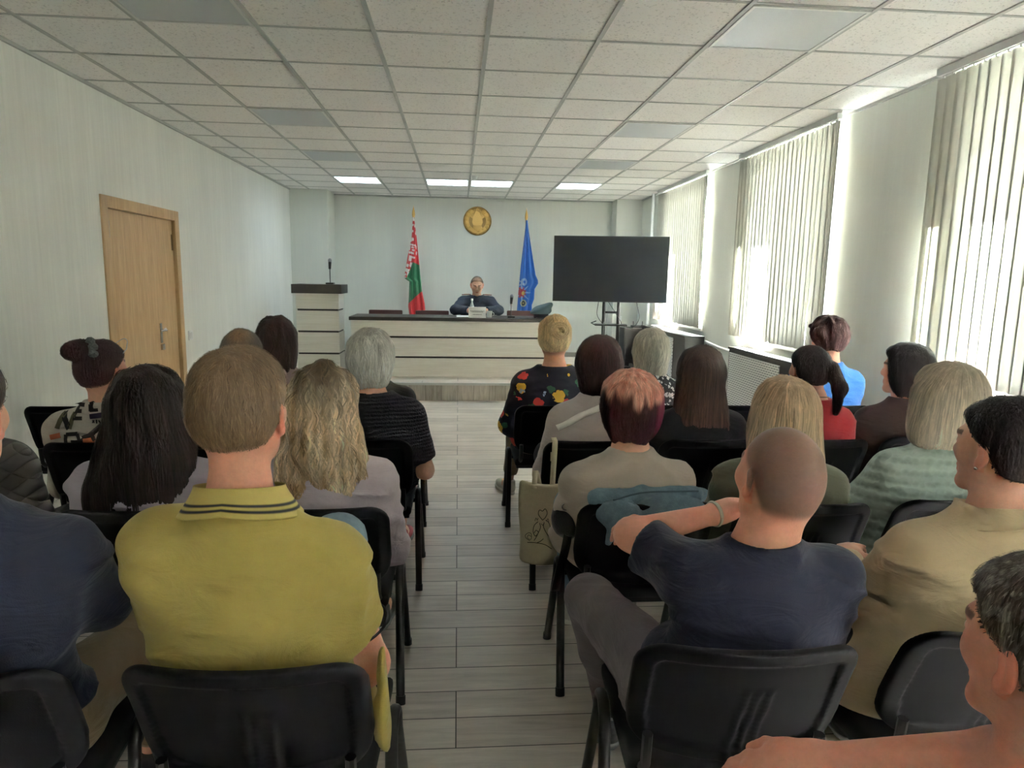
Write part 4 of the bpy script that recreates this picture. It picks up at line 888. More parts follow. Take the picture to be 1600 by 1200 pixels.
chair('R3a', .63, R3-.02, 'black aisle chair with the canvas tote bag hung on its back'); chair('R3b', 1.18, R3, 'black chair under the woman with long dark hair and black jacket'); chair('R3c', 1.735, R3, 'black chair under the woman in the red T-shirt'); chair('R3d', 2.31, R3+.05, 'black chair under the person in the brown top beside the window pier')
chair('R4a', .57, R4-.02, 'black front-row chair under the woman in the floral dress'); chair('R4b', 1.14, R4, 'black front-row chair under the grey-haired woman in patterned blouse'); chair('R4c', 1.70, R4, 'empty black front-row chair right of the woman in the patterned blouse'); chair('R4d', 2.28, R4, 'black front-row chair under the person in bright blue')
chair('R0a', .74, .52, 'black chair under the grey-haired man in the bottom right corner', .1)
# ---------------------------------------------------------------- the audience
def back_y(F, x, z, y0=-.5, y1=.25):
    ys = np.arange(y0, y1, .004); d = F.sample(np.stack([np.full(len(ys), x), ys, np.full(len(ys), z)], 1)); k = np.nonzero(d < 0)[0]
    return ys[k[0]] if len(k) else np.nan
def strap(parent, F, pts, w, m, name='strap', off=.004, n=40, th=.004):
    """flat strap lying on the back of a garment; pts in x, z"""
    P = spline([(p[0], 0, p[1]) for p in pts], n); V = []
    for i, p in enumerate(P):
        a, b = P[max(i-1, 0)], P[min(i+1, n)]; d = A3(b[0]-a[0], 0, b[2]-a[2]); d /= np.linalg.norm(d)+1e-9; s = A3(d[2], 0, -d[0])
        for u in (-.5, 0, .5):
            q = A3(*p)+s*u*w; y = back_y(F, q[0], q[2]); V.append((q[0], y-off if y == y else np.nan, q[2]))
    V = np.array(V); ok = ~np.isnan(V[:, 1])
    if ok.sum() < 3: return None
    V[~ok, 1] = np.interp(np.nonzero(~ok)[0], np.nonzero(ok)[0], V[ok, 1]); Q = []
    for i in range(n):
        for k in (0, 1): c = i*3+k; Q.append((c, c+1, c+4, c+3))
    o = link(name, npmesh(name, V, Q), m, parent, smooth=True); so = o.modifiers.new('s', 'SOLIDIFY'); so.thickness = th; return o
def printed(parent, F, polys, m, name, off=.007):
    """flat printed shapes (lists of x, z polygons) laid on the back of a garment"""
    bm = bmesh.new()
    for P in polys: bm.faces.new([bm.verts.new((x, 0, z)) for x, z in P])
    bmesh.ops.triangulate(bm, faces=bm.faces[:])
    for _ in range(3): bmesh.ops.subdivide_edges(bm, edges=[e for e in bm.edges if e.calc_length() > .012], cuts=1)
    bmesh.ops.triangulate(bm, faces=bm.faces[:])
    last = 0
    for v in bm.verts:
        y = back_y(F, v.co.x, v.co.z); v.co.y = (y if y == y else last)-off; last = v.co.y+off
    me = bpy.data.meshes.new(name); bm.to_mesh(me); bm.free(); return link(name, me, m, parent, smooth=True)
def stroke(a, b, w):
    a, b = A3(*a), A3(*b); d = (b-a)/np.linalg.norm(b-a); s = A3(-d[1], d[0])*w/2; return [tuple(a+s), tuple(a-s), tuple(b-s), tuple(b+s)]
def ring(parent, a, b, f, r, m, name, th=.004):
    """thin band round a limb from a to b at fraction f"""
    a, b = A3(*a), A3(*b); c = a+(b-a)*f; d = (b-a)/np.linalg.norm(b-a); u = np.cross(d, A3(0, 0, 1)); u /= np.linalg.norm(u); v = np.cross(d, u)
    return MB().tube([tuple(c+r*(u*math.cos(t)+v*math.sin(t))) for t in np.linspace(0, 2*PI, 33)], th, 6, cap=False).build(name, m, parent)
def collar(parent, fig, m, r0=.072, r1=.1, z0=.04, z1=-.012, name='collar', stripes=None, tilt=.25, dy=.02, op=.6):
    V, C = [], []; nu, nv = 60, 22; base = np.array(lin(stripes[0]))*stripes[2] if stripes else np.ones(3)
    for j in range(nv+1):
        v = j/nv
        for i in range(nu+1):
            a = -PI/2-PI+op+(2*PI-2*op)*i/nu; r = r0+(r1-r0)*v**1.4; z = z0+(z1-z0)*v
            x, y = r*math.cos(a)*1.05, r*math.sin(a)
            p = fig.N+A3(x, y*1.0+dy, z-.02*(math.sin(a)+1)*2*tilt*2*.9-.25*abs(x)*v*.6); V.append(p)
            C.append(np.array(lin(stripes[1])) if stripes and (.58 < v < .66 or .74 < v < .82) else base)
    i = (np.arange(nv)[:, None]*(nu+1)+np.arange(nu)[None]).ravel(); Q = np.stack([i, i+1, i+nu+2, i+nu+1], 1)
    o = link(name, npmesh(name, V, Q, np.array(C)), m, parent, smooth=True); so = o.modifiers.new('s', 'SOLIDIFY'); so.thickness = .004; so.offset = 0; return o
def flowermat(name, ground, cols, scale, size=.34, leaf=None):
    m, n, b = newmat(name); tc = n('ShaderNodeTexCoord')
    wob = n('ShaderNodeTexNoise', i={'Vector': tc.outputs['Object'], 'Scale': 38.0, 'Detail': 2})
    vec = n('ShaderNodeVectorMath', operation='MULTIPLY_ADD', i={0: wob.outputs['Color'], 1: (.035, .035, .035), 2: tc.outputs['Object']})
    base = c4(lin(ground))
    for k, (col, sc, sz, off) in enumerate(cols):
        mp = n('ShaderNodeMapping', i={'Vector': vec.outputs[0], 'Location': off}); v = n('ShaderNodeTexVoronoi', i={'Vector': mp.outputs[0], 'Scale': sc, 'Randomness': .8})
        lt = n('ShaderNodeMath', operation='LESS_THAN', i={0: v.outputs['Distance'], 1: sz}); mx = n('ShaderNodeMix', data_type='RGBA', i={0: lt.outputs[0], 7: c4(lin(col))})
        if isinstance(base, tuple): mx.inputs[6].default_value = base
        else: n.l.new(base, mx.inputs[6])
        base = mx.outputs[2]
    n.l.new(base, b.inputs['Base Color']); b.inputs['Roughness'].default_value = .8; return m
def knitmat(name, col, sc=180, strength=.6, stretch=(1, 1, 1), holes=0):
    m, n, b = newmat(name); tc = n('ShaderNodeTexCoord'); mp = n('ShaderNodeMapping', i={'Vector': tc.outputs['Object'], 'Scale': stretch})
    w = n('ShaderNodeTexWave', wave_type='BANDS', bands_direction='Z', i={'Vector': mp.outputs[0], 'Scale': sc*.16, 'Distortion': 1.5, 'Detail': 2}); v = n('ShaderNodeTexVoronoi', i={'Vector': mp.outputs[0], 'Scale': sc})
    ad = n('ShaderNodeMath', operation='ADD', i={0: w.outputs['Fac'], 1: v.outputs['Distance']}); bp = n('ShaderNodeBump', i={'Height': ad.outputs[0], 'Strength': strength, 'Distance': .004}); n.l.new(bp.outputs[0], b.inputs['Normal'])
    f = n('ShaderNodeMapRange', i={'Value': ad.outputs[0], 'From Min': .3, 'From Max': 1.2, 'To Min': .72, 'To Max': 1.06}); mx = n('ShaderNodeMix', data_type='RGBA', blend_type='MULTIPLY', i={0: 1., 6: c4(lin(col)), 7: f.outputs[0]}); n.l.new(mx.outputs[2], b.inputs['Base Color']); b.inputs['Roughness'].default_value = .9; return m
dim = lambda h, k=.74: tuple(v*k for v in lin(h))
cl = lambda name, col, **k: mat(name, dim(col), k.pop('rough', .88), noise=.08, nscale=9, bump=k.pop('bump', .15), bscale=k.pop('bscale', 420), wr=k.pop('wr', .22), sheen=.15, spec=.25, **k)
YEL = cl('yellow_pique', 'c9b465'); NAVY = cl('navy_jersey', '23263c'); NAVYS = cl('dark_navy_knit', '2b3043'); LIL = cl('lilac_cotton', 'e2d2de'); LIL2 = cl('pale_lilac_cotton', 'dfd3e2'); BEI = cl('beige_jersey', 'd6c7b9'); BEI2 = cl('beige_blouse', 'e0c8a4'); BLZ = cl('pale_pink_linen', 'dfd0cc'); BLKJ = cl('black_wool', '1b1b20'); RED = cl('red_jersey', 'b02a35'); BRN = cl('brown_cotton', '3d2b2a'); BLUE = cl('bright_blue', '3f7fd6'); KHA = cl('khaki_cotton', '6f7160'); PNK = cl('dusty_pink', 'c2a49e'); YEL2 = cl('mustard_yellow', 'cdb83c')
MINT = knitmat('mint_knit', 'b6c7c0', 52, .9, (1, 1, 1)); BKNIT = knitmat('black_knit', '1d1e26', 120, .9)
JEAN = mat('light_jeans', dim('8ba3b3', .85), .9, noise=.2, nscale=40, bump=.3, bscale=500); GREYT = cl('grey_trousers', '857a7e'); BEIT = cl('beige_trousers', 'a08c70'); BLKT = cl('black_trousers', '1c1c22'); DENIM = mat('blue_denim', lin('76909e'), .9, noise=.3, nscale=26, bump=.5, bscale=380)
SNK = cl('grey_mesh_shoe', '5c5f61'); SOLE = mat('grey_sole', '8d8f8e', .6); SOLEW = mat('white_sole', 'd5d2c8', .6); BSH = mat('black_shoe', '1d1d20', .4); WSH = mat('white_shoe', 'c9c4ba', .6)
def quiltmat():
    m, n, b = newmat('quilted_nylon'); tc = n('ShaderNodeTexCoord'); hs = []
    for d in ((1, 0, 1), (1, 0, -1)):
        w = n('ShaderNodeMath', operation='ABSOLUTE', i={0: n('ShaderNodeMath', operation='SINE', i={0: n('ShaderNodeVectorMath', operation='DOT_PRODUCT', i={0: tc.outputs['Object'], 1: tuple(55*v for v in d)}).outputs['Value']}).outputs[0]}); hs.append(n('ShaderNodeMath', operation='POWER', i={0: w.outputs[0], 1: .4}).outputs[0])
    h = n('ShaderNodeMath', operation='MULTIPLY', i={0: hs[0], 1: hs[1]}); bp = n('ShaderNodeBump', i={'Height': h.outputs[0], 'Strength': 1.0, 'Distance': .012}); n.l.new(bp.outputs[0], b.inputs['Normal']); b.inputs['Base Color'].default_value = c4(lin('45413f')); b.inputs['Roughness'].default_value = .5; return m
def at(key, hw):
    c = CH[key].location; a = -CH[key].rotation_euler.z; x, y = hw[0]-c.x, hw[1]-c.y; return (x*math.cos(a)-y*math.sin(a), x*math.sin(a)+y*math.cos(a), hw[2])
def loc(key): c = CH[key].location; return (c.x, c.y, 0)
FINE = dict(res=(.016, .0045)); MID = dict(res=(.018, .006)); FAR = dict(res=(.022, .0075))
def T(name, m, L=1.9, **k): return dict(name=name, mat=m, L=L, **k)
def B(name, m, **k): return dict(name=name, mat=m, **k)
# --- first row from the camera
f = Fig(at('L1a', (-.45, 1.43, 1.245)), w=1.03, g=1.16, belly=.02, tilt=.02, hs=1.04, hyaw=-.10, hpitch=.02, nk=.176)
f.arm(1, 'x', E=f.S[1]+A3(.075, .05, -.27), W=f.S[1]+A3(-.02, .30, -.28)); f.arm(0, 'x', E=f.S[0]+A3(-.02, .12, -.26), W=f.S[0]+A3(.14, .30, -.27)); f.leg(1, K=(.05, .40, .78), A=(-.20, .47, .49), toe=(-.3, .9, 0)); f.leg(0, K=(-.10, .43, .56), A=(-.02, .50, .09), toe=(0, 1, 0))
p = person('person in a yellow polo shirt with dark collar stripes, seen from behind', loc('L1a'), f, rz=CH['L1a'].rotation_euler.z, hairc='6b5643', skin='d49a84', top=T('polo_shirt', YEL, .62, res=.008, fold=.011, fsc=(4, 4, 13), seed=5, neck=.088, o=.017, hem=.57), bottom=B('jeans', JEAN), shoes=(SNK, SOLE), **FINE)
collar(p, f, mat('polo_collar', 'c9b465', .85, attr='Col', bump=.1), .084, .118, .050, .004, 'shirt_collar', ('cdb86a', '23232b', .74))
for i in (0, 1): ring(p, f.S[i], f.E[i], .615, .0755, mat('dark_trim', '1e1e26', .8), 'sleeve_trim', .0032)
F = Field(axis(.18, .34, .006), axis(-.26, .06, .007), axis(.48, .78, .007)); F.ell((.243, -.105, .645), (.012, .04, .09), rot(.15, .0, .0), 0).ell((.243, -.125, .565), (.013, .045, .05), rot(.2, .0, -.1), .04); folds(F, .004, (20, 20, 10), 3); V, Q = F.mesh(); link('shirt_tail', npmesh('shirt_tail', V, Q), YEL, p, smooth=True)
MB().ball((f.N[0]-.026, f.N[1]-.040, f.N[2]+.035), .0028, 8).build('mole', mat('mole', '5e3326', .6), p); MB().ball((f.N[0]+.03, f.N[1]-.037, f.N[2]+.034), .0028, 8).build('mole', mat('mole', '5e3326', .6), p)
hair(p, f, 'm', (.021, .013, .004), '7d6650', res=.0055, n=5200, L=.03, w=.0016, seg=6, seed=2, lumps=.0025, rand=.22)
f = Fig(at('L1b', (-1.015, 1.42, 1.235)), w=1.12, g=1.12, hs=1.04, hyaw=.0, nk=.165); f.arm(1, 'x', E=(.215, .0, .80), W=(.07, .24, .70)); f.leg(1, K=(.22, .45, .55))
p = person('person in a dark navy long-sleeved top at the left edge, beige trousers', loc('L1b'), f, rz=CH['L1b'].rotation_euler.z, hairc='4a3c30', top=T('jumper', NAVYS, 1.9, res=.009, fold=.010, fsc=(4, 4, 12), seed=9, hem=.60), bottom=B('trousers', BEIT), shoes=(BSH, SOLE), **FINE); hair(p, f, 'm', col='463a30', n=1500)
f = Fig(at('R1a', (.762, 1.50, 1.075)), w=1.02, g=1.2, belly=.03, nk=.140, hs=1.07, hyaw=.24, hpitch=.06, hroll=.05)
f.N[0] -= .04; f.S = [f.N+A3(-.165, .03, -.085), f.N+A3(.18, .03, -.105)]
f.arm(0, 'x', E=A3(-.165, .19, .855), W=A3(.11, .30, .88), hd=A3(.9, .1, .3)); f.arm(1, 'x', E=f.S[1]+A3(.0, .12, -.24), W=A3(-.06, .29, .83), hd=A3(-.95, -.15, .22)); f.leg(0, K=(-.225, .50, .52), A=(-.14, .52, .09), toe=(.1, 1, 0)); f.leg(1, K=(.12, .45, .53), A=(.02, .52, .09))
p = person('person with a shaven head in a navy T-shirt, arms folded', loc('R1a'), f, rz=CH['R1a'].rotation_euler.z, hairc='5b4f48', skin='d0947e', buzz=.8, hlift=.0, top=T('t_shirt', NAVY, .66, res=.008, fold=.010, fsc=(3, 3, 17), seed=11, neck=.084, o=.016, hem=.60), bottom=B('trousers', GREYT, res=.012, fold=.005), shoes=(SNK, SOLE), fine=[(-.30, .25, .006), (.1, .42, .006), (.78, .95, .006)], curl=.7, nrm=[A3(0, .6, 1), A3(0, -.4, 1)], neck=1.12, res=(.016, .0045))
ring(p, f.E[0], f.W[0], .93, .032, mat('watch_strap', 'b9b4a0', .4, .6), 'bracelet', .006)
for i in (0, 1): MB().tube([tuple(f.A[i]+A3(0, 0, -.02)), tuple(f.A[i]+A3(0, 0, .07))], .047, 14).build('sock', mat('sock_grey', '9a9997', .9), p)
f = Fig(at('R1b', (1.35, 1.54, 1.135)), w=1.2, g=1.35, belly=.02, hs=1.0, hyaw=.28, hpitch=.0, female=1); f.N[0] -= .02
f.arm(0, 'x', E=f.S[0]+A3(-.06, .14, -.22), W=f.S[0]+A3(.03, .33, -.15), hd=A3(.6, .6, .1)); f.arm(1, 'x', E=f.S[1]+A3(.08, .08, -.25), W=f.S[1]+A3(-.1, .3, -.25))
p = person('person in a beige blouse with dark hair pulled back, face turned left', loc('R1b'), f, rz=CH['R1b'].rotation_euler.z, hairc='2a2427', skin='d0a08c', top=T('blouse', BEI2, 1.95, res=.009, fold=.008, fsc=(3, 3, 16), seed=21, o=.02, neck=.085), bottom=B('trousers', BLKT), shoes=(BSH, SOLE), **FINE); collar(p, f, BEI2, .078, .112, .025, -.01, 'blouse_collar', op=.5)
hair(p, f, 'up', (.018, .016, .012), '2c2629', tip='3c3336', res=.006, n=3000, L=.08, w=.003, radial=.6, back=1., lumps=.003, extra=[('ell', (.085, -.11, .02), (.05, .05, .05))])
MB().ball(tuple(f.head.p((-.085, .0, -.047))), .005, 10).build('earring', CHROME, p)
f = Fig(at('R0a', (.835, .83, 1.018)), w=1.1, g=1.1, hs=1.04, hyaw=.12, hpitch=-.04, nk=.168); f.S = [f.N+A3(-.10, .07, -.20), f.N+A3(.18, -.03, -.13)]
f.arm(0, 'x', E=A3(.13, .34, .815), W=A3(-.125, .45, .755), hd=A3(-.75, .25, -.28)); f.arm(1, 'x', E=A3(.36, .10, .72), W=A3(.26, .32, .64)); f.leg(0, K=(-.36, .55, .56), A=(-.30, .50, .09), toe=(-.3, 1, 0)); f.leg(1, K=(.12, .40, .53), A=(.1, .35, .09))
p = person('person with short greying hair in the bottom right corner, bare forearm reaching left', loc('R0a'), f, rz=CH['R0a'].rotation_euler.z, hairc='3d3732', skin='c98d78', top=T('t_shirt', cl('charcoal_jersey', '33353a'), .4, res=.01, neck=.11, drop=.05), bottom=B('jeans', JEAN), shoes=(BSH, SOLE), fine=[(-.36, -.05, .005), (.36, .68, .005), (.62, .85, .005)], curl=.55, nrm=[A3(0, -.25, 1), None], res=(.014, .004))
def greymix(P, H):
    return np.array(lin('4a3f38'))+(np.array(lin('8f8780'))-np.array(lin('4a3f38')))*(.35+.65*(vnoise(P[:, 0]*160, P[:, 1]*160, P[:, 2]*60, 3) > .25))[:, None]*.5
hair(p, f, 'm', (.024, .013, .005), colfn=greymix, res=.005, n=5000, L=.03, w=.0014, seg=6, lumps=.004)
# --- second row
f = Fig(at('L2a', (-.452, 2.30, 1.095)), w=1.0, g=1.05, hs=.97, female=1)
p = person('person with long wavy blonde hair and dark roots in a lilac shirt', loc('L2a'), f, rz=CH['L2a'].rotation_euler.z, hairc='6b5a45', top=T('shirt', LIL, 1.9, fold=.008, seed=31), bottom=B('trousers', BLKT), shoes=(BSH, SOLE), **MID)
def blonde(P, H):
    d = np.linalg.norm((P-H.p((0, -.03, .10)))*A3(1, .7, .8), axis=1); k = sst((d-.03)/.13)[:, None]; s = (.5+.5*vnoise(P[:, 0]*70, P[:, 1]*70, P[:, 2]*6, 8))[:, None]
    return np.array(lin('4a3d30'))*(1-k)+k*(np.array(lin('a9865f'))*(1-s)+np.array(lin('f6e0c4'))*s)
hair(p, f, 'f', (.03, .028, .02), prof=[(.10, .0, -.02, .07, .08), (.05, 0, -.02, .103, .105), (-.05, 0, -.03, .122, .112), (-.13, 0, -.05, .137, .10), (-.21, -.0, -.07, .148, .075), (-.27, .0, -.08, .145, .05), (-.32, -.01, -.085, .12, .03)], res=.007, n=4200, L=.26, w=.005, wav=.6, wfreq=52, seg=26, colfn=blonde, lumps=.020, lsc=(30, 30, 13), jit=.1, clump=6, rand=.26, crown=(.0, -.02, .10), fly=(-.003, .008))
MB().tube(arc(tuple(f.head.p((.065, -.075, .06))), .018, 0, 5.5, 10, 'yz'), .005, 8).build('hair_clip', mat('tan_clip', 'a87b5c', .4), p)
f = Fig(at('L2b', (-1.02, 2.30, 1.09)), w=1.1, g=1.12, hs=.98, female=1, hyaw=-.1)
p = person('person with long straight black hair in a pale lilac blouse', loc('L2b'), f, rz=CH['L2b'].rotation_euler.z, hairc='1c1412', top=T('blouse', LIL2, 1.9, fold=.008, seed=33), bottom=B('trousers', BLKT), shoes=(BSH, SOLE), **MID)
hair(p, f, 'f', (.03, .028, .02), '241a18', tip='2e2321', prof=[(.10, 0, -.02, .07, .08), (.04, 0, -.02, .11, .105), (-.06, 0, -.03, .135, .112), (-.16, 0, -.06, .155, .10), (-.27, -.02, -.085, .165, .07), (-.36, -.03, -.10, .14, .045), (-.44, -.02, -.105, .11, .028)], res=.008, n=3600, L=.32, w=.0045, seg=14, lumps=.008, jit=.06, fly=(-.002, .006), rand=.3)
f = Fig(at('L2c', (-1.67, 2.30, 1.15)), w=1.08, g=1.15, hs=1.0); f.arm(1, 'side')
p = person('person in a dark quilted jacket at the left edge, head out of the photo', loc('L2c'), f, rz=CH['L2c'].rotation_euler.z, hairc='30261f', top=T('quilted_jacket', quiltmat(), 1.95, o=.03, fold=.004, neck=.09), bottom=B('trousers', BLKT), shoes=(BSH, SOLE), **MID); hair(p, f, 'm', col='3a2f28', n=900)
f = Fig(at('R2a', (.602, 2.29, 1.085)), w=.97, g=1.15, belly=.015, hs=.98, female=1, hyaw=.05)
f.arm(0, 'x', E=f.S[0]+A3(-.03, .08, -.22), W=f.S[0]+A3(.14, .3, -.22)); f.arm(1, 'x', E=f.S[1]+A3(.03, .08, -.22), W=f.S[1]+A3(-.14, .3, -.22))
p = person('person with short red and pink dyed hair in a beige jumper', loc('R2a'), f, rz=CH['R2a'].rotation_euler.z, hairc='5a2c2c', top=T('jumper', BEI, 1.4, fold=.010, seed=41, fsc=(4, 4, 16), o=.016, neck=.07), bottom=B('jeans', JEAN), shoes=(WSH, SOLEW), **MID)
def redhair(P, H):
    a, b, c = H.q(P[:, 0], P[:, 1], P[:, 2]); n = vnoise(P[:, 0]*45, P[:, 1]*45, P[:, 2]*14, 2)
    k = sst((c-.012+.035*n-.25*np.abs(a+.01))/.05)[:, None]; s = sst((a-.05)/.03)[:, None]; q = (.5+.5*vnoise(P[:, 0]*90, P[:, 1]*90, P[:, 2]*9, 6))[:, None]
    dark = np.array(lin('3a1c20'))*(1-s)+np.array(lin('7d2440'))*s; return dark*(1-k)+k*(np.array(lin('c06f5d'))*(1-q)+np.array(lin('edb9a4'))*q)
hair(p, f, 'f', (.032, .024, .016), prof=[(.07, 0, -.02, .09, .1), (0, 0, -.02, .098, .108), (-.06, 0, -.03, .092, .095), (-.105, 0, -.035, .07, .07)], res=.006, n=3600, L=.075, w=.0034, seg=9, colfn=redhair, lumps=.006, jit=.25, crown=(-.01, -.05, .09))
f = Fig(at('R2b', (1.165, 2.30, 1.065)), w=1.0, g=1.1, hs=.98, female=1, hyaw=.0, pel=(.02, -.03))
p = person('person with straight shoulder-length blonde hair in a khaki jacket', loc('R2b'), f, rz=CH['R2b'].rotation_euler.z, hairc='7a6a50', top=T('jacket', KHA, 1.9, fold=.009, seed=43, o=.02), bottom=B('jeans', DENIM), shoes=(WSH, SOLEW), **MID)
hair(p, f, 'f', (.03, .028, .02), 'c2a587', tip='f0dabe', prof=[(.10, 0, -.02, .07, .08), (.04, 0, -.02, .106, .105), (-.05, 0, -.03, .125, .11), (-.14, 0.0, -.05, .13, .09), (-.21, .01, -.07, .12, .06), (-.25, .01, -.08, .10, .04)], res=.007, n=3000, L=.22, w=.004, seg=12, lumps=.007, jit=.06, rand=.22)
f = Fig(at('R2c', (1.80, 2.33, 1.11)), w=1.12, g=1.35, belly=.02, hs=1.0, female=1, hyaw=.1, pel=(.03, -.03)); f.arm(0, 'x', E=f.S[0]+A3(-.10, .10, -.20), W=f.S[0]+A3(.12, .32, -.22))
p = person('person with a straight ash-blonde bob in a mint knitted sweater', loc('R2c'), f, rz=CH['R2c'].rotation_euler.z, hairc='8a8070', top=T('sweater', MINT, 1.95, o=.026, fold=.007, seed=45, fsc=(4, 4, 12)), bottom=B('trousers', BLKT), shoes=(BSH, SOLE), **MID)
hair(p, f, 'f', (.035, .03, .025), 'c4b3a0', tip='f4e6d6', prof=[(.11, 0.01, -.02, .075, .085), (.05, .0, -.02, .118, .112), (-.03, .0, -.03, .138, .12), (-.10, .0, -.04, .15, .11), (-.15, 0, -.045, .145, .09), (-.175, 0, -.05, .12, .06)], res=.007, n=3200, L=.2, w=.004, seg=12, lumps=.005, jit=.05, rand=.15)
# --- third row
f = Fig(at('L3a', (-.40, 3.17, 1.145)), w=1.02, g=1.2, hs=1.0, female=1, hyaw=-.22); f.arm(1, 'x', E=f.S[1]+A3(.07, .03, -.27), W=f.S[1]+A3(.02, .28, -.29)); f.leg(1, A=(.12, .45, .09))
p = person('person with short white hair in a black knit top and red skirt', loc('L3a'), f, rz=CH['L3a'].rotation_euler.z, hairc='9a958e', top=T('knit_top', BKNIT, .8, o=.018, fold=.004, seed=51, neck=.09, drop=.01), bottom=B('skirt', cl('red_print', '9c1f2e'), skirt=.33, to=.35), shoes=(mat('red_sandal', 'a3303c', .4), SOLE, 'sandal'), **FAR)
hair(p, f, 'f', (.035, .028, .018), 'd4d0ca', tip='f4f1ec', prof=[(.07, 0, -.02, .088, .1), (0, 0, -.022, .1, .11), (-.07, 0, -.03, .095, .095), (-.125, 0, -.035, .075, .07)], res=.007, n=2200, L=.08, w=.004, seg=8, lumps=.005, jit=.25, rand=.14)
f = Fig(at('L3b', (-.985, 3.17, 1.155)), w=1.08, g=1.1, hs=1.03, hyaw=.08)
p = person('person with thinning grey-brown hair in a yellow shirt behind the blond-haired man', loc('L3b'), f, rz=CH['L3b'].rotation_euler.z, hairc='5d554c', top=T('shirt', YEL2, .7, seed=53), bottom=B('trousers', BLKT), shoes=(BSH, SOLE), **FAR)
def thin(P, H):
    d = np.linalg.norm(P-H.p((0, -.06, .09)), axis=1); k = sst((d-.02)/.06)[:, None]; return np.array(lin('96735c'))*(1-k)+np.array(lin('5f564c'))*k
hair(p, f, 'm', (.010, .012, .005), colfn=thin, n=1600, L=.03, w=.0025, seg=6, lumps=.002)
f = Fig(at('L3c', (-1.565, 3.10, 1.10)), w=1.0, g=1.1, hs=1.0, female=1, hyaw=-.38, hpitch=.05); f.N[0] += .02
p = person('person with a dark bun and grey scrunchie in a letter-print blouse', loc('L3c'), f, rz=CH['L3c'].rotation_euler.z, hairc='3a2726', top=T('blouse', cl('cream_print', 'd2c8bd'), 1.5, fold=.003, seed=55, o=.018), bottom=B('trousers', BLKT), shoes=(BSH, SOLE), **FAR)
hair(p, f, 'up', (.02, .016, .01), '36262a', tip='40292a', res=.007, n=1500, L=.07, w=.003, back=-.3, gravity=-.4, lumps=.003, extra=[('ell', (-.055, -.085, .092), (.066, .055, .046), (.5, .2, -.15))])
b0 = f.h+A3(-.018, -.062, .078); R_ = rot(.6, 0, 0); m = MB(); m.tube([tuple(b0+R_ @ A3(.02*math.sin(t*6)*.2, .052*math.cos(t), .05*math.sin(t))) for t in np.linspace(0, 2*PI, 40)], [.017+.005*math.sin(k*1.7) for k in range(40)], 8, cap=False); m.build('scrunchie', mat('grey_scrunchie', '7b7f80', .9, noise=.5, nscale=120, bump=.4), p)
m = MB()
for s in (-1, 1): m.tube([tuple(f.head.p((s*.082, -.01, .035))), tuple(f.head.p((s*.078, .06, .085))), tuple(f.head.p((s*.06, .085, .105)))], .0022, 6)
m.tube([tuple(f.head.p((.06*math.cos(t), .087+.004*math.sin(t*2), .105+.02*math.sin(t*2)))) for t in np.linspace(0, PI, 20)], .002, 6); m.build('eyeglasses', mat('clear_frame', 'b5b9bc', .2), p)
Fb = f.topF; cx, cz = f.h[0], f.h[2]
def lp(px, py): return (cx+(px-152)*.00288, cz-(py-575)*.0029)
BLKP, OLV, ORG = mat('print_black', '1f1c1e', .85), mat('print_olive', '5a5640', .85), mat('print_orange', 'b0603f', .85)
printed(p, Fb, [stroke(lp(98, 659), lp(103, 637), .022), stroke(lp(116, 659), lp(121, 636), .022)], OLV, 'letter_print')
printed(p, Fb, [stroke(lp(102, 637), lp(116, 659), .022)], BLKP, 'letter_print')
printed(p, Fb, [stroke(lp(120, 644), lp(136, 643), .016), stroke(lp(122, 634), lp(134, 633), .016), stroke(lp(124, 625), lp(138, 624), .016), stroke(lp(120, 646), lp(127, 624), .018)], BLKP, 'letter_print')
printed(p, Fb, [stroke(lp(148, 619), lp(150, 632), .022), stroke(lp(148, 631), lp(160, 630), .014)], BLKP, 'letter_print')
printed(p, Fb, [stroke(lp(148, 640), lp(174, 636), .022)], mat('print_violet', '2b2440', .85), 'letter_print')
printed(p, Fb, [stroke(lp(164, 623), lp(172, 622), .022)], mat('print_ochre', 'b08a48', .85), 'letter_print')
printed(p, Fb, [stroke(lp(112, 667), lp(130, 665), .016), stroke(lp(112, 667), lp(112, 680), .016), stroke(lp(120, 677), lp(134, 676), .014), stroke(lp(130, 665), lp(136, 680), .016), stroke(lp(138, 670), lp(152, 664), .014), stroke(lp(152, 664), lp(158, 676), .016)], BLKP, 'letter_print')
printed(p, Fb, [stroke(lp(88, 672), lp(104, 668), .022)], ORG, 'letter_print')
printed(p, Fb, [stroke(lp(140, 676), lp(158, 673), .026)], ORG, 'letter_print')
printed(p, Fb, [stroke(lp(152, 645), lp(155, 649), .005), stroke(lp(155, 645), lp(152, 649), .005), stroke(lp(158, 644), lp(158, 650), .006), stroke(lp(161, 645), lp(163, 649), .006)], BLKP, 'letter_print')
strap(p, Fb, [lp(172, 645), lp(152, 664), lp(134, 678)], .022, BLKP, 'bag_strap')
f = Fig(at('R3a', (.672, 3.17, 1.125)), w=.92, g=1.02, hs=1.0, female=1, hyaw=-.1); f.arm(0, 'x', E=f.S[0]+A3(-.075, .02, -.26), W=f.S[0]+A3(.08, .28, -.24))
p = person('person with dark reddish-brown bobbed hair in a pale blazer with a white bag strap', loc('R3a'), f, rz=CH['R3a'].rotation_euler.z, hairc='33201f', top=T('blazer', BLZ, 1.9, o=.024, fold=.004, seed=61), bottom=B('trousers', BLKT), shoes=(BSH, SOLE), **FAR)
hair(p, f, 'f', (.035, .03, .02), '3b2224', tip='2a1b1d', prof=[(.07, 0, -.02, .09, .1), (0, 0, -.02, .104, .112), (-.07, .0, -.03, .1, .1), (-.125, .0, -.04, .085, .075), (-.15, 0, -.05, .06, .05)], res=.007, n=1800, L=.11, w=.004, seg=9, lumps=.006, rand=.25)
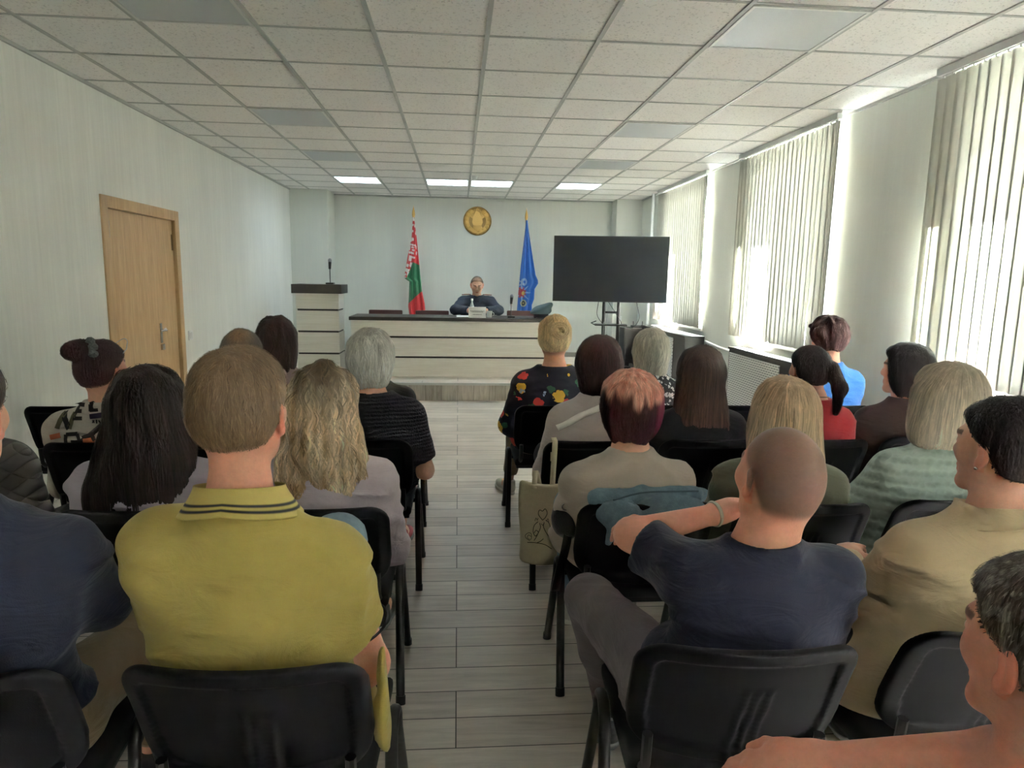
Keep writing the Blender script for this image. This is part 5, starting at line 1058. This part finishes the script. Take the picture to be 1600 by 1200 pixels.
strap(p, f.topF, [(.085, .972), (.03, .945), (-.06, .90), (-.165, .84)], .026, mat('white_strap', 'f2efe8', .6), 'bag_strap')
f = Fig(at('R3b', (1.17, 3.17, 1.085)), w=.93, g=1.0, hs=1.0, female=1)
p = person('person with long straight dark brown hair in a black jacket', loc('R3b'), f, rz=CH['R3b'].rotation_euler.z, hairc='2c201e', top=T('jacket', BLKJ, 1.9, o=.024, seed=63), bottom=B('trousers', BLKT), shoes=(BSH, SOLE), **FAR)
hair(p, f, 'f', (.03, .028, .02), '3c2c2a', tip='4a322b', prof=[(.10, 0, -.02, .07, .08), (.04, 0, -.02, .104, .105), (-.06, 0, -.03, .116, .11), (-.16, .0, -.05, .128, .09), (-.26, .01, -.08, .13, .06), (-.33, .03, -.09, .085, .035)], res=.008, n=2000, L=.28, w=.005, seg=12, lumps=.007, jit=.06, rand=.25)
f = Fig(at('R3c', (1.735, 3.20, 1.105)), w=1.0, g=1.08, hs=.97, female=1, hyaw=.12); f.N[0] += .02
p = person('person with a dark ponytail in a red T-shirt', loc('R3c'), f, rz=CH['R3c'].rotation_euler.z, hairc='2b2325', top=T('t_shirt', RED, .75, seed=65, neck=.085, fold=.004), bottom=B('jeans', DENIM), shoes=(WSH, SOLEW), **FAR)
hair(p, f, 'up', (.016, .014, .01), '2d2427', tip='3a2f31', res=.007, n=1500, L=.07, w=.003, back=.3, gravity=.8, radial=.1, lumps=.003, extra=[('ell', (.06, -.095, .02), (.03, .03, .03)), ('cap', (.065, -.105, .015), (.09, -.14, -.07), .032, .036), ('cap', (.09, -.14, -.07), (.085, -.13, -.19), .034, .012)])
m = MB().tube([tuple(f.N+A3(.075*math.cos(t), .02+.075*math.sin(t), .012-.012*math.sin(t))) for t in np.linspace(0, 2*PI, 30)], .0022, 6, cap=False).build('necklace', mat('necklace', '6a5a40', .4, .6), p)
f = Fig(at('R3d', (2.265, 3.24, 1.105)), w=1.0, g=1.1, hs=1.0, hyaw=.6, female=1); f.arm(0, 'x', E=f.S[0]+A3(-.05, .08, -.24), W=f.S[0]+A3(.1, .3, -.2))
p = person('person in a dark brown top with dark hair and face turned left, by the pier', loc('R3d'), f, rz=CH['R3d'].rotation_euler.z, hairc='2d272a', top=T('top', BRN, 1.9, seed=67), bottom=B('trousers', BLKT), shoes=(BSH, SOLE), **FAR)
hair(p, f, 'f', (.028, .026, .018), '2e292d', tip='3b3538', prof=[(.08, .01, -.02, .085, .095), (0, .01, -.03, .1, .105), (-.08, .01, -.04, .09, .085), (-.14, .01, -.045, .065, .06)], res=.007, n=1500, L=.1, w=.0035, lumps=.005)
# --- front row
f = Fig(at('L4b', (-1.045, 4.02, 1.15)), w=1.0, g=1.05, hs=1.0, female=1, hyaw=-.3)
p = person('person with wavy dark brown hair in a dusty pink top before the lectern', loc('L4b'), f, rz=CH['L4b'].rotation_euler.z, hairc='2e1f20', top=T('blouse', PNK, 1.9, seed=71), bottom=B('trousers', BLKT), shoes=(BSH, SOLE), **FAR)
hair(p, f, 'f', (.03, .028, .02), '33221f', tip='3d2a2c', prof=[(.10, 0, -.02, .065, .075), (.04, 0, -.02, .1, .105), (-.05, 0, -.03, .112, .11), (-.13, 0, -.045, .108, .085), (-.2, .01, -.06, .085, .055)], res=.008, n=1600, L=.15, w=.005, wav=.3, wfreq=60, seg=10, lumps=.010, rand=.25)
f = Fig(at('L4a', (-.50, 4.05, 1.065)), w=1.02, g=1.1, hs=.98, female=1)
p = person('person in black hidden in front of the white-haired person, dark glasses on the head', loc('L4a'), f, rz=CH['L4a'].rotation_euler.z, hairc='6b5c50', top=T('jumper', BLKJ, 1.9, seed=73), bottom=B('trousers', BLKT), shoes=(BSH, SOLE), **FAR); hair(p, f, 'f', (.025, .02, .015), '7a6a5c', n=900, L=.07, w=.004)
m = MB()
for s in (-1, 1): m.ball(tuple(f.head.p((s*.035, .04, .128))), (.03, .022, .010), 12)
m.tube([tuple(f.head.p((-.085, -.03, .06))), tuple(f.head.p((-.06, .04, .125))), tuple(f.head.p((.06, .04, .125))), tuple(f.head.p((.085, -.03, .06)))], .004, 6); m.build('sunglasses', mat('dark_lens', '141416', .15), p)
f = Fig(at('R4a', (.582, 4.05, 1.165)), w=1.02, g=1.17, hs=1.0, female=1, hyaw=-.1); f.leg(0, A=(-.20, .56, .09), toe=(-.3, .95, 0), K=(-.15, .43, .55)); f.arm(0, 'x', E=f.S[0]+A3(-.085, .03, -.25), W=f.S[0]+A3(.05, .28, -.25))
FLOR = flowermat('floral_cloth', '191c2c', [('2f5a44', 9, .20, (.3, .1, .7)), ('c43a34', 7.6, .27, (0, 0, 0)), ('7d242a', 7.6, .09, (0, 0, 0)), ('dcae3c', 7.4, .28, (.37, .21, .52)), ('7a4a1e', 7.4, .07, (.37, .21, .52)), ('8ea3bd', 8., .17, (.71, .4, .13))], 1)
p = person('person with a blonde updo in a dark floral dress in the front row', loc('R4a'), f, rz=CH['R4a'].rotation_euler.z, hairc='a98e63', top=T('floral_dress', FLOR, 1.9, o=.02, fold=.004, seed=75, neck=.095, drop=.015), bottom=B('trousers', BEIT, to=.9), shoes=(WSH, SOLEW, 'sneaker'), **FAR)
hair(p, f, 'up', (.032, .022, .012), 'dcbd90', tip='f2dbb2', res=.0065, n=1800, L=.07, w=.003, gravity=-.6, radial=0, lumps=.005, extra=[('ell', (.01, -.132, .068), (.052, .042, .047)), ('ell', (.0, -.03, .115), (.07, .07, .04))])
m = MB()
for k in range(3): m.tube([tuple(f.h+A3(.01+(.045-.012*k)*math.cos(t), -.158-.012*k-.01*math.sin(t*2), .068+(.042-.011*k)*math.sin(t))) for t in np.linspace(0, 2*PI, 26)], .011, 8, cap=False)
m.build('hair_coil', mat('blonde_coil', 'e6c99c', .6, noise=.3, nscale=90, bump=.4, bscale=200), p)
PAT = flowermat('patterned_cloth', '25262e', [('c9c7ca', 20, .27, (0, 0, 0)), ('eae7e3', 10, .30, (.3, .2, .1)), ('8e8f9a', 10, .13, (.3, .2, .1)), ('d0ced2', 34, .3, (.6, .1, .4))], 1)
f = Fig(at('R4b', (1.178, 4.05, 1.10)), w=1.05, g=1.18, hs=1.0, female=1)
p = person('person with a straight grey-blonde bob in a black and white patterned blouse', loc('R4b'), f, rz=CH['R4b'].rotation_euler.z, hairc='8d8678', top=T('blouse', PAT, 1.9, o=.02, seed=77), bottom=B('trousers', BLKT), shoes=(BSH, SOLE), **FAR)
hair(p, f, 'f', (.033, .028, .02), 'c2bdb0', tip='e8e4d9', prof=[(.08, 0, -.02, .088, .1), (0, 0, -.02, .105, .112), (-.08, 0, -.03, .102, .1), (-.14, 0, -.04, .09, .08), (-.165, .01, -.045, .07, .055)], res=.007, n=1800, L=.13, w=.004, seg=9, lumps=.006, rand=.18)
f = Fig(at('R4d', (2.32, 4.08, 1.18)), w=1.0, g=1.15, hs=1.0, female=1, hyaw=.15, hpitch=-.2)
p = person('person with auburn hair in a bright blue shirt beside the middle window', loc('R4d'), f, rz=CH['R4d'].rotation_euler.z, hairc='3a2726', top=T('shirt', BLUE, 1.9, seed=79), bottom=B('trousers', BLKT), shoes=(BSH, SOLE), **FAR)
hair(p, f, 'f', (.04, .032, .014), '3d2828', tip='4c3130', res=.007, n=1500, L=.06, w=.004, lumps=.012, lift=.02, extra=[('ell', (-.06, -.06, .05), (.06, .05, .05))])
# --- the officer at the desk
f = Fig((.0, .06, 1.20), w=1.1, g=1.12, hs=1.03, hpitch=-.38, nk=.168); f.N = A3(0, -.02, 1.04); f.S = [f.N+A3(e*.195, .03, -.085) for e in (-1, 1)]
f.arm(0, 'x', E=A3(-.31, .22, .855), W=A3(-.11, .42, .855), hd=A3(.75, .6, -.05)); f.arm(1, 'x', E=A3(.31, .22, .855), W=A3(.11, .42, .855), hd=A3(-.75, .6, -.05))
p = person('person in a dark uniform reading at the desk on the podium', (.267, 9.80, PZ), f, rz=PI, hairc='3c342e', skin='d0a088', eyes_closed=True, chair=False, top=T('uniform_jacket', UNI, 1.93, o=.022, res=.009, fold=.005, seed=81, neck=.07), bottom=B('trousers', UNI), shoes=(BSH, SOLE), fine=[(-.2, .2, .006), (.38, .62, .006), (.78, .90, .006)], curl=.25, res=(.018, .005))
def recede(P, H): return np.tile(lin('4a423b'), (len(P), 1))
def grey_sides(P, H):
    a, b, c = H.q(P[:, 0], P[:, 1], P[:, 2]); k = (sst((c-.06)/.04)*sst((b+.02)/.06))[:, None]; return np.array(lin('5c534c'))*(1-k)+np.array(lin('a88672'))*k
hair(p, f, 'm', (.006, .012, .005), colfn=grey_sides, n=1600, L=.025, w=.002, seg=5, lift=.012, lumps=.002)
MAR = mat('board_maroon', '6b3538', .7)
def top_z(F, x, y): zs = np.arange(1.2, .7, -.004); d = F.sample(np.stack([np.full(len(zs), x), np.full(len(zs), y), zs], 1)); k = np.nonzero(d < 0)[0]; return zs[k[0]] if len(k) else 1.
def front_y(F, x, z): ys = np.arange(.35, -.2, -.004); d = F.sample(np.stack([np.full(len(ys), x), ys, np.full(len(ys), z)], 1)); k = np.nonzero(d < 0)[0]; return ys[k[0]] if len(k) else .1
for s in (-1, 1):
    za, zb = top_z(f.topF, s*.105, .01), top_z(f.topF, s*.195, .01); M = Matrix.Translation((s*.15, .012, (za+zb)/2+.012)) @ Matrix.Rotation(s*math.atan2(za-zb, .09), 4, 'Y'); o = MB().box((-.065, -.03, -.004), (.065, .03, .008), .004, M).build('shoulder_board', MAR, p)
    for k in range(3): MB().ball(tuple(M @ Vector((-.03+.025*k, 0, .010))), .006, 8).build('rank_star', GOLD, o)
    fy = front_y(f.topF, s*.09, f.N[2]-.20); MB().box((s*.09-.045, fy-.006, f.N[2]-.215), (s*.09+.045, fy+.012, f.N[2]-.19), .003).build('chest_tag', MAR, p)
    MB().prism([(s*.008, f.N[2]-.12), (s*.06, f.N[2]-.02), (s*.085, f.N[2]-.05)], front_y(f.topF, s*.04, f.N[2]-.08)-.01, front_y(f.topF, s*.04, f.N[2]-.08)+.014).build('lapel', mat('lapel_cloth', '3a4658', .8), p)
collar(p, f, UNI, .066, .098, .03, -.012, 'uniform_collar', op=.3)
# --- belongings
CANV = mat('canvas', lin('c9bca0'), .9, noise=.08, nscale=60, bump=.3, bscale=350)
t = empty('tote_bag', (.39, 2.88, .25)); tag(t, 'cream canvas tote bag with a line drawing of two birds hanging on a chair back', 'tote bag'); t['kind'] = 'thing'
F = Field(axis(-.16, .16, .006), axis(-.09, .1, .006), axis(-.03, .42, .006)); x, y, z = F.pts(); th = .016+.018*sst((.30-z)/.25)*(1-(x/.15)**2)
F.D = smax(smax(np.abs(x)-.112+.006*np.sin(z*16)+0*y, np.abs(z-.19-.02*(x/.11)**2)-.185, .02), np.abs(y-.012*np.sin(x*20+z*9)*sst(z/.2))-th, .012).astype(np.float32); V, Q = F.mesh(); link('bag_body', npmesh('bag_body', V, Q), CANV, t, smooth=True)
def band(pts, w, name, m, parent, n=24, side=(1, 0, 0), th=.003):
    P = spline(pts, n); V = []
    for q in P: V += [A3(*q)-A3(*side)*w/2, A3(*q)+A3(*side)*w/2]
    i = np.arange(n)*2; o = link(name, npmesh(name, V, np.stack([i, i+1, i+3, i+2], 1)), m, parent, smooth=True); so = o.modifiers.new('s', 'SOLIDIFY'); so.thickness = th; return o
band([(.03, -.015, .35), (.035, .0, .42), (.045, .035, .55), (.045, .06, .566), (.045, .09, .56), (.05, .12, .45)], .024, 'strap', CANV, t); band([(-.05, -.012, .36), (-.045, .01, .40), (-.04, .03, .43), (-.02, .05, .36)], .024, 'strap', CANV, t)
INK = mat('drawing_ink', '2a2624', .8)
def bp_(px, pz): x = -.112+(px-215)/4.444*.00274; z = .375-(pz-78)/4.444*.00292; return x, z
def draw(pts, r=.0016, n=30, cl_=False):
    P = spline([(*bp_(*q), 0) for q in pts], n); out = []
    for a, b, _ in P:
        th = .016+.018*float(sst((.30-b)/.25))*(1-(a/.15)**2); out.append((a, .012*math.sin(a*20+b*9)*float(sst(b/.2))-th-.0012, b))
    return MB().tube(out, r, 5).build('drawing_line', INK, t)
draw([(382, 325), (352, 285), (360, 255), (382, 262), (400, 245), (415, 275), (400, 310), (382, 325)]); draw([(350, 335), (322, 360), (314, 400), (330, 430), (352, 408), (335, 392), (322, 410)]); draw([(362, 345), (368, 375), (352, 410), (335, 440), (320, 460)]); draw([(395, 340), (390, 370), (410, 410), (440, 445), (448, 415), (430, 395), (428, 420)]); draw([(405, 325), (430, 345), (445, 400), (455, 440)]); draw([(272, 470), (330, 474), (400, 490), (450, 520)]); draw([(345, 474), (370, 465), (390, 450)]); draw([(290, 460), (262, 440), (256, 420), (280, 405), (300, 415), (298, 450), (272, 440), (280, 420), (300, 432)], .0012, 44); draw([(326, 330), (335, 310), (345, 325), (350, 310)], .0012); draw([(412, 330), (422, 315), (428, 335)], .0012); draw([(372, 350), (385, 360), (392, 350)], .0012)
t = link('denim_jacket', None, None) if False else None
F = Field(axis(.38, .92, .008), axis(1.88, 2.26, .007), axis(.60, .92, .007)); x, y, z = F.pts(); yb = 2.11-.3*(z-.80)+.9*(x-.64)**2
F.cap((.46, 2.13, .812), (.80, 2.15, .815), .034, .034, .0).ell((.52, 2.07, .775), (.075, .03, .06), rot(.0, .25, .2), .03).ell((.70, 2.085, .79), (.12, .028, .05), rot(0, .2, 0), .03).ell((.505, 2.06, .725), (.022, .022, .05), rot(0, .1, .3), .02); folds(F, .007, (16, 16, 20), 12); V, Q = F.mesh()
t = link('denim_jacket', npmesh('denim_jacket', V, Q), DENIM, smooth=True); tag(t, 'light blue denim jacket draped over the chair back of the red-haired person', 'jacket'); t['kind'] = 'thing'
MB().tube(spline([(.50, 2.05, .832), (.60, 2.082, .845), (.72, 2.09, .846), (.80, 2.11, .84)], 16), .003, 6).build('seam', mat('seam_blue', '4d626e', .9), t)
LEA = mat('black_leather', '131316', .38, bump=.25, bscale=160)
t = empty('handbag', (.395, 2.30, .70)); tag(t, 'black handbag with a metal ring beside the red-haired person by the aisle', 'handbag', 'black handbags'); t['kind'] = 'thing'
F = Field(axis(-.1, .1, .006), axis(-.12, .12, .006), axis(-.13, .13, .006)); F.ell((0, 0, 0), (.045, .085, .085), None, 0).ell((.0, 0, -.03), (.05, .08, .05), None, .04); folds(F, .003, (18, 18, 18), 2); V, Q = F.mesh(); link('bag_body', npmesh('bag_body', V, Q), LEA, t, smooth=True)
band([(.0, -.06, .03), (-.012, -.07, -.08), (-.03, -.06, -.18), (-.045, -.05, -.27)], .03, 'hanging_strap', LEA, t, th=.006); band([(.0, -.03, .07), (.04, -.06, .12), (.06, -.04, .14)], .02, 'shoulder_strap', LEA, t, th=.005)
MB().tube(arc((-.02, -.075, .05), .012, 0, 2*PI, 14, 'xz'), .0025, 6, cap=False).build('metal_ring', CHROME, t)
t = empty('handbag', (-.215, 3.26, .555)); tag(t, 'black handbag on the lap of the white-haired person by the aisle', 'handbag', 'black handbags'); t['kind'] = 'thing'
MB().box((-.04, -.08, -.03), (.03, .12, .06), .02).build('bag_body', LEA, t); band([(.02, -.07, .05), (.045, -.075, .03), (.05, -.075, -.05), (.055, -.07, -.12)], .022, 'hanging_strap', LEA, t, th=.005)
# ---------------------------------------------------------------- light and camera
SKY, SUN, EXPO = 1.6, 5800.0, 2.45
W = bpy.data.worlds.new('world'); bpy.context.scene.world = W; W.use_nodes = True; n = NT(W); bg = W.node_tree.nodes['Background']
tc = n('ShaderNodeTexCoord'); sp = n('ShaderNodeSeparateXYZ', i={0: tc.outputs['Generated']})
cr = n('ShaderNodeMapRange', i={'Value': sp.outputs[2], 'From Min': -.05, 'From Max': .6})
mx = n('ShaderNodeMix', data_type='RGBA', i={0: cr.outputs[0], 6: (.92, .95, 1, 1), 7: (.55, .72, 1, 1)}); bg.inputs[0].default_value = (.88, .93, 1, 1); bg.inputs[1].default_value = SKY
st(MB().box((XR+.3, -20, -3.2), (60, 40, -3)).build('ground_outside', mat('outside_ground', 'b8b6ae', .9)))
l = bpy.data.objects.new('sun', bpy.data.lights.new('sun', 'SUN')); COL.objects.link(l); l.data.energy = SUN; l.data.angle = .009; l.data.color = (.95, .975, 1)
l.rotation_euler = Vector((-.42, 1.0, -.95)).to_track_quat('-Z', 'Y').to_euler()
for i, (a, b) in enumerate(WIN):
    p = bpy.data.objects.new('window_daylight', bpy.data.lights.new('window_daylight', 'AREA')); COL.objects.link(p); p.data.shape = 'RECTANGLE'; p.data.size = WZ1-WZ0; p.data.size_y = b-a; p.location = (XR+.28, (a+b)/2, (WZ0+WZ1)/2); p.rotation_euler = (0, PI/2, 0); p.data.cycles.is_portal = True
cam = bpy.data.objects.new('camera', bpy.data.cameras.new('camera')); COL.objects.link(cam); cam.data.sensor_width = 36; cam.data.lens = 1055.72/1600*36; cam.data.clip_start = .02
cam.matrix_world = Matrix(((0.996771, -0.00514, -0.080133, 0), (-0.078355, 0.155946, -0.984653, 0), (0.017558, 0.987752, 0.155039, 1.53), (0, 0, 0, 1)))
sc = bpy.context.scene; sc.camera = cam
sc.view_settings.view_transform = 'Standard'; sc.view_settings.look = 'None'; sc.view_settings.gamma = 1; sc.view_settings.exposure = EXPO
sc.cycles.max_bounces = 10; sc.cycles.diffuse_bounces = 6; sc.cycles.sample_clamp_indirect = 8; sc.cycles.caustics_reflective = False
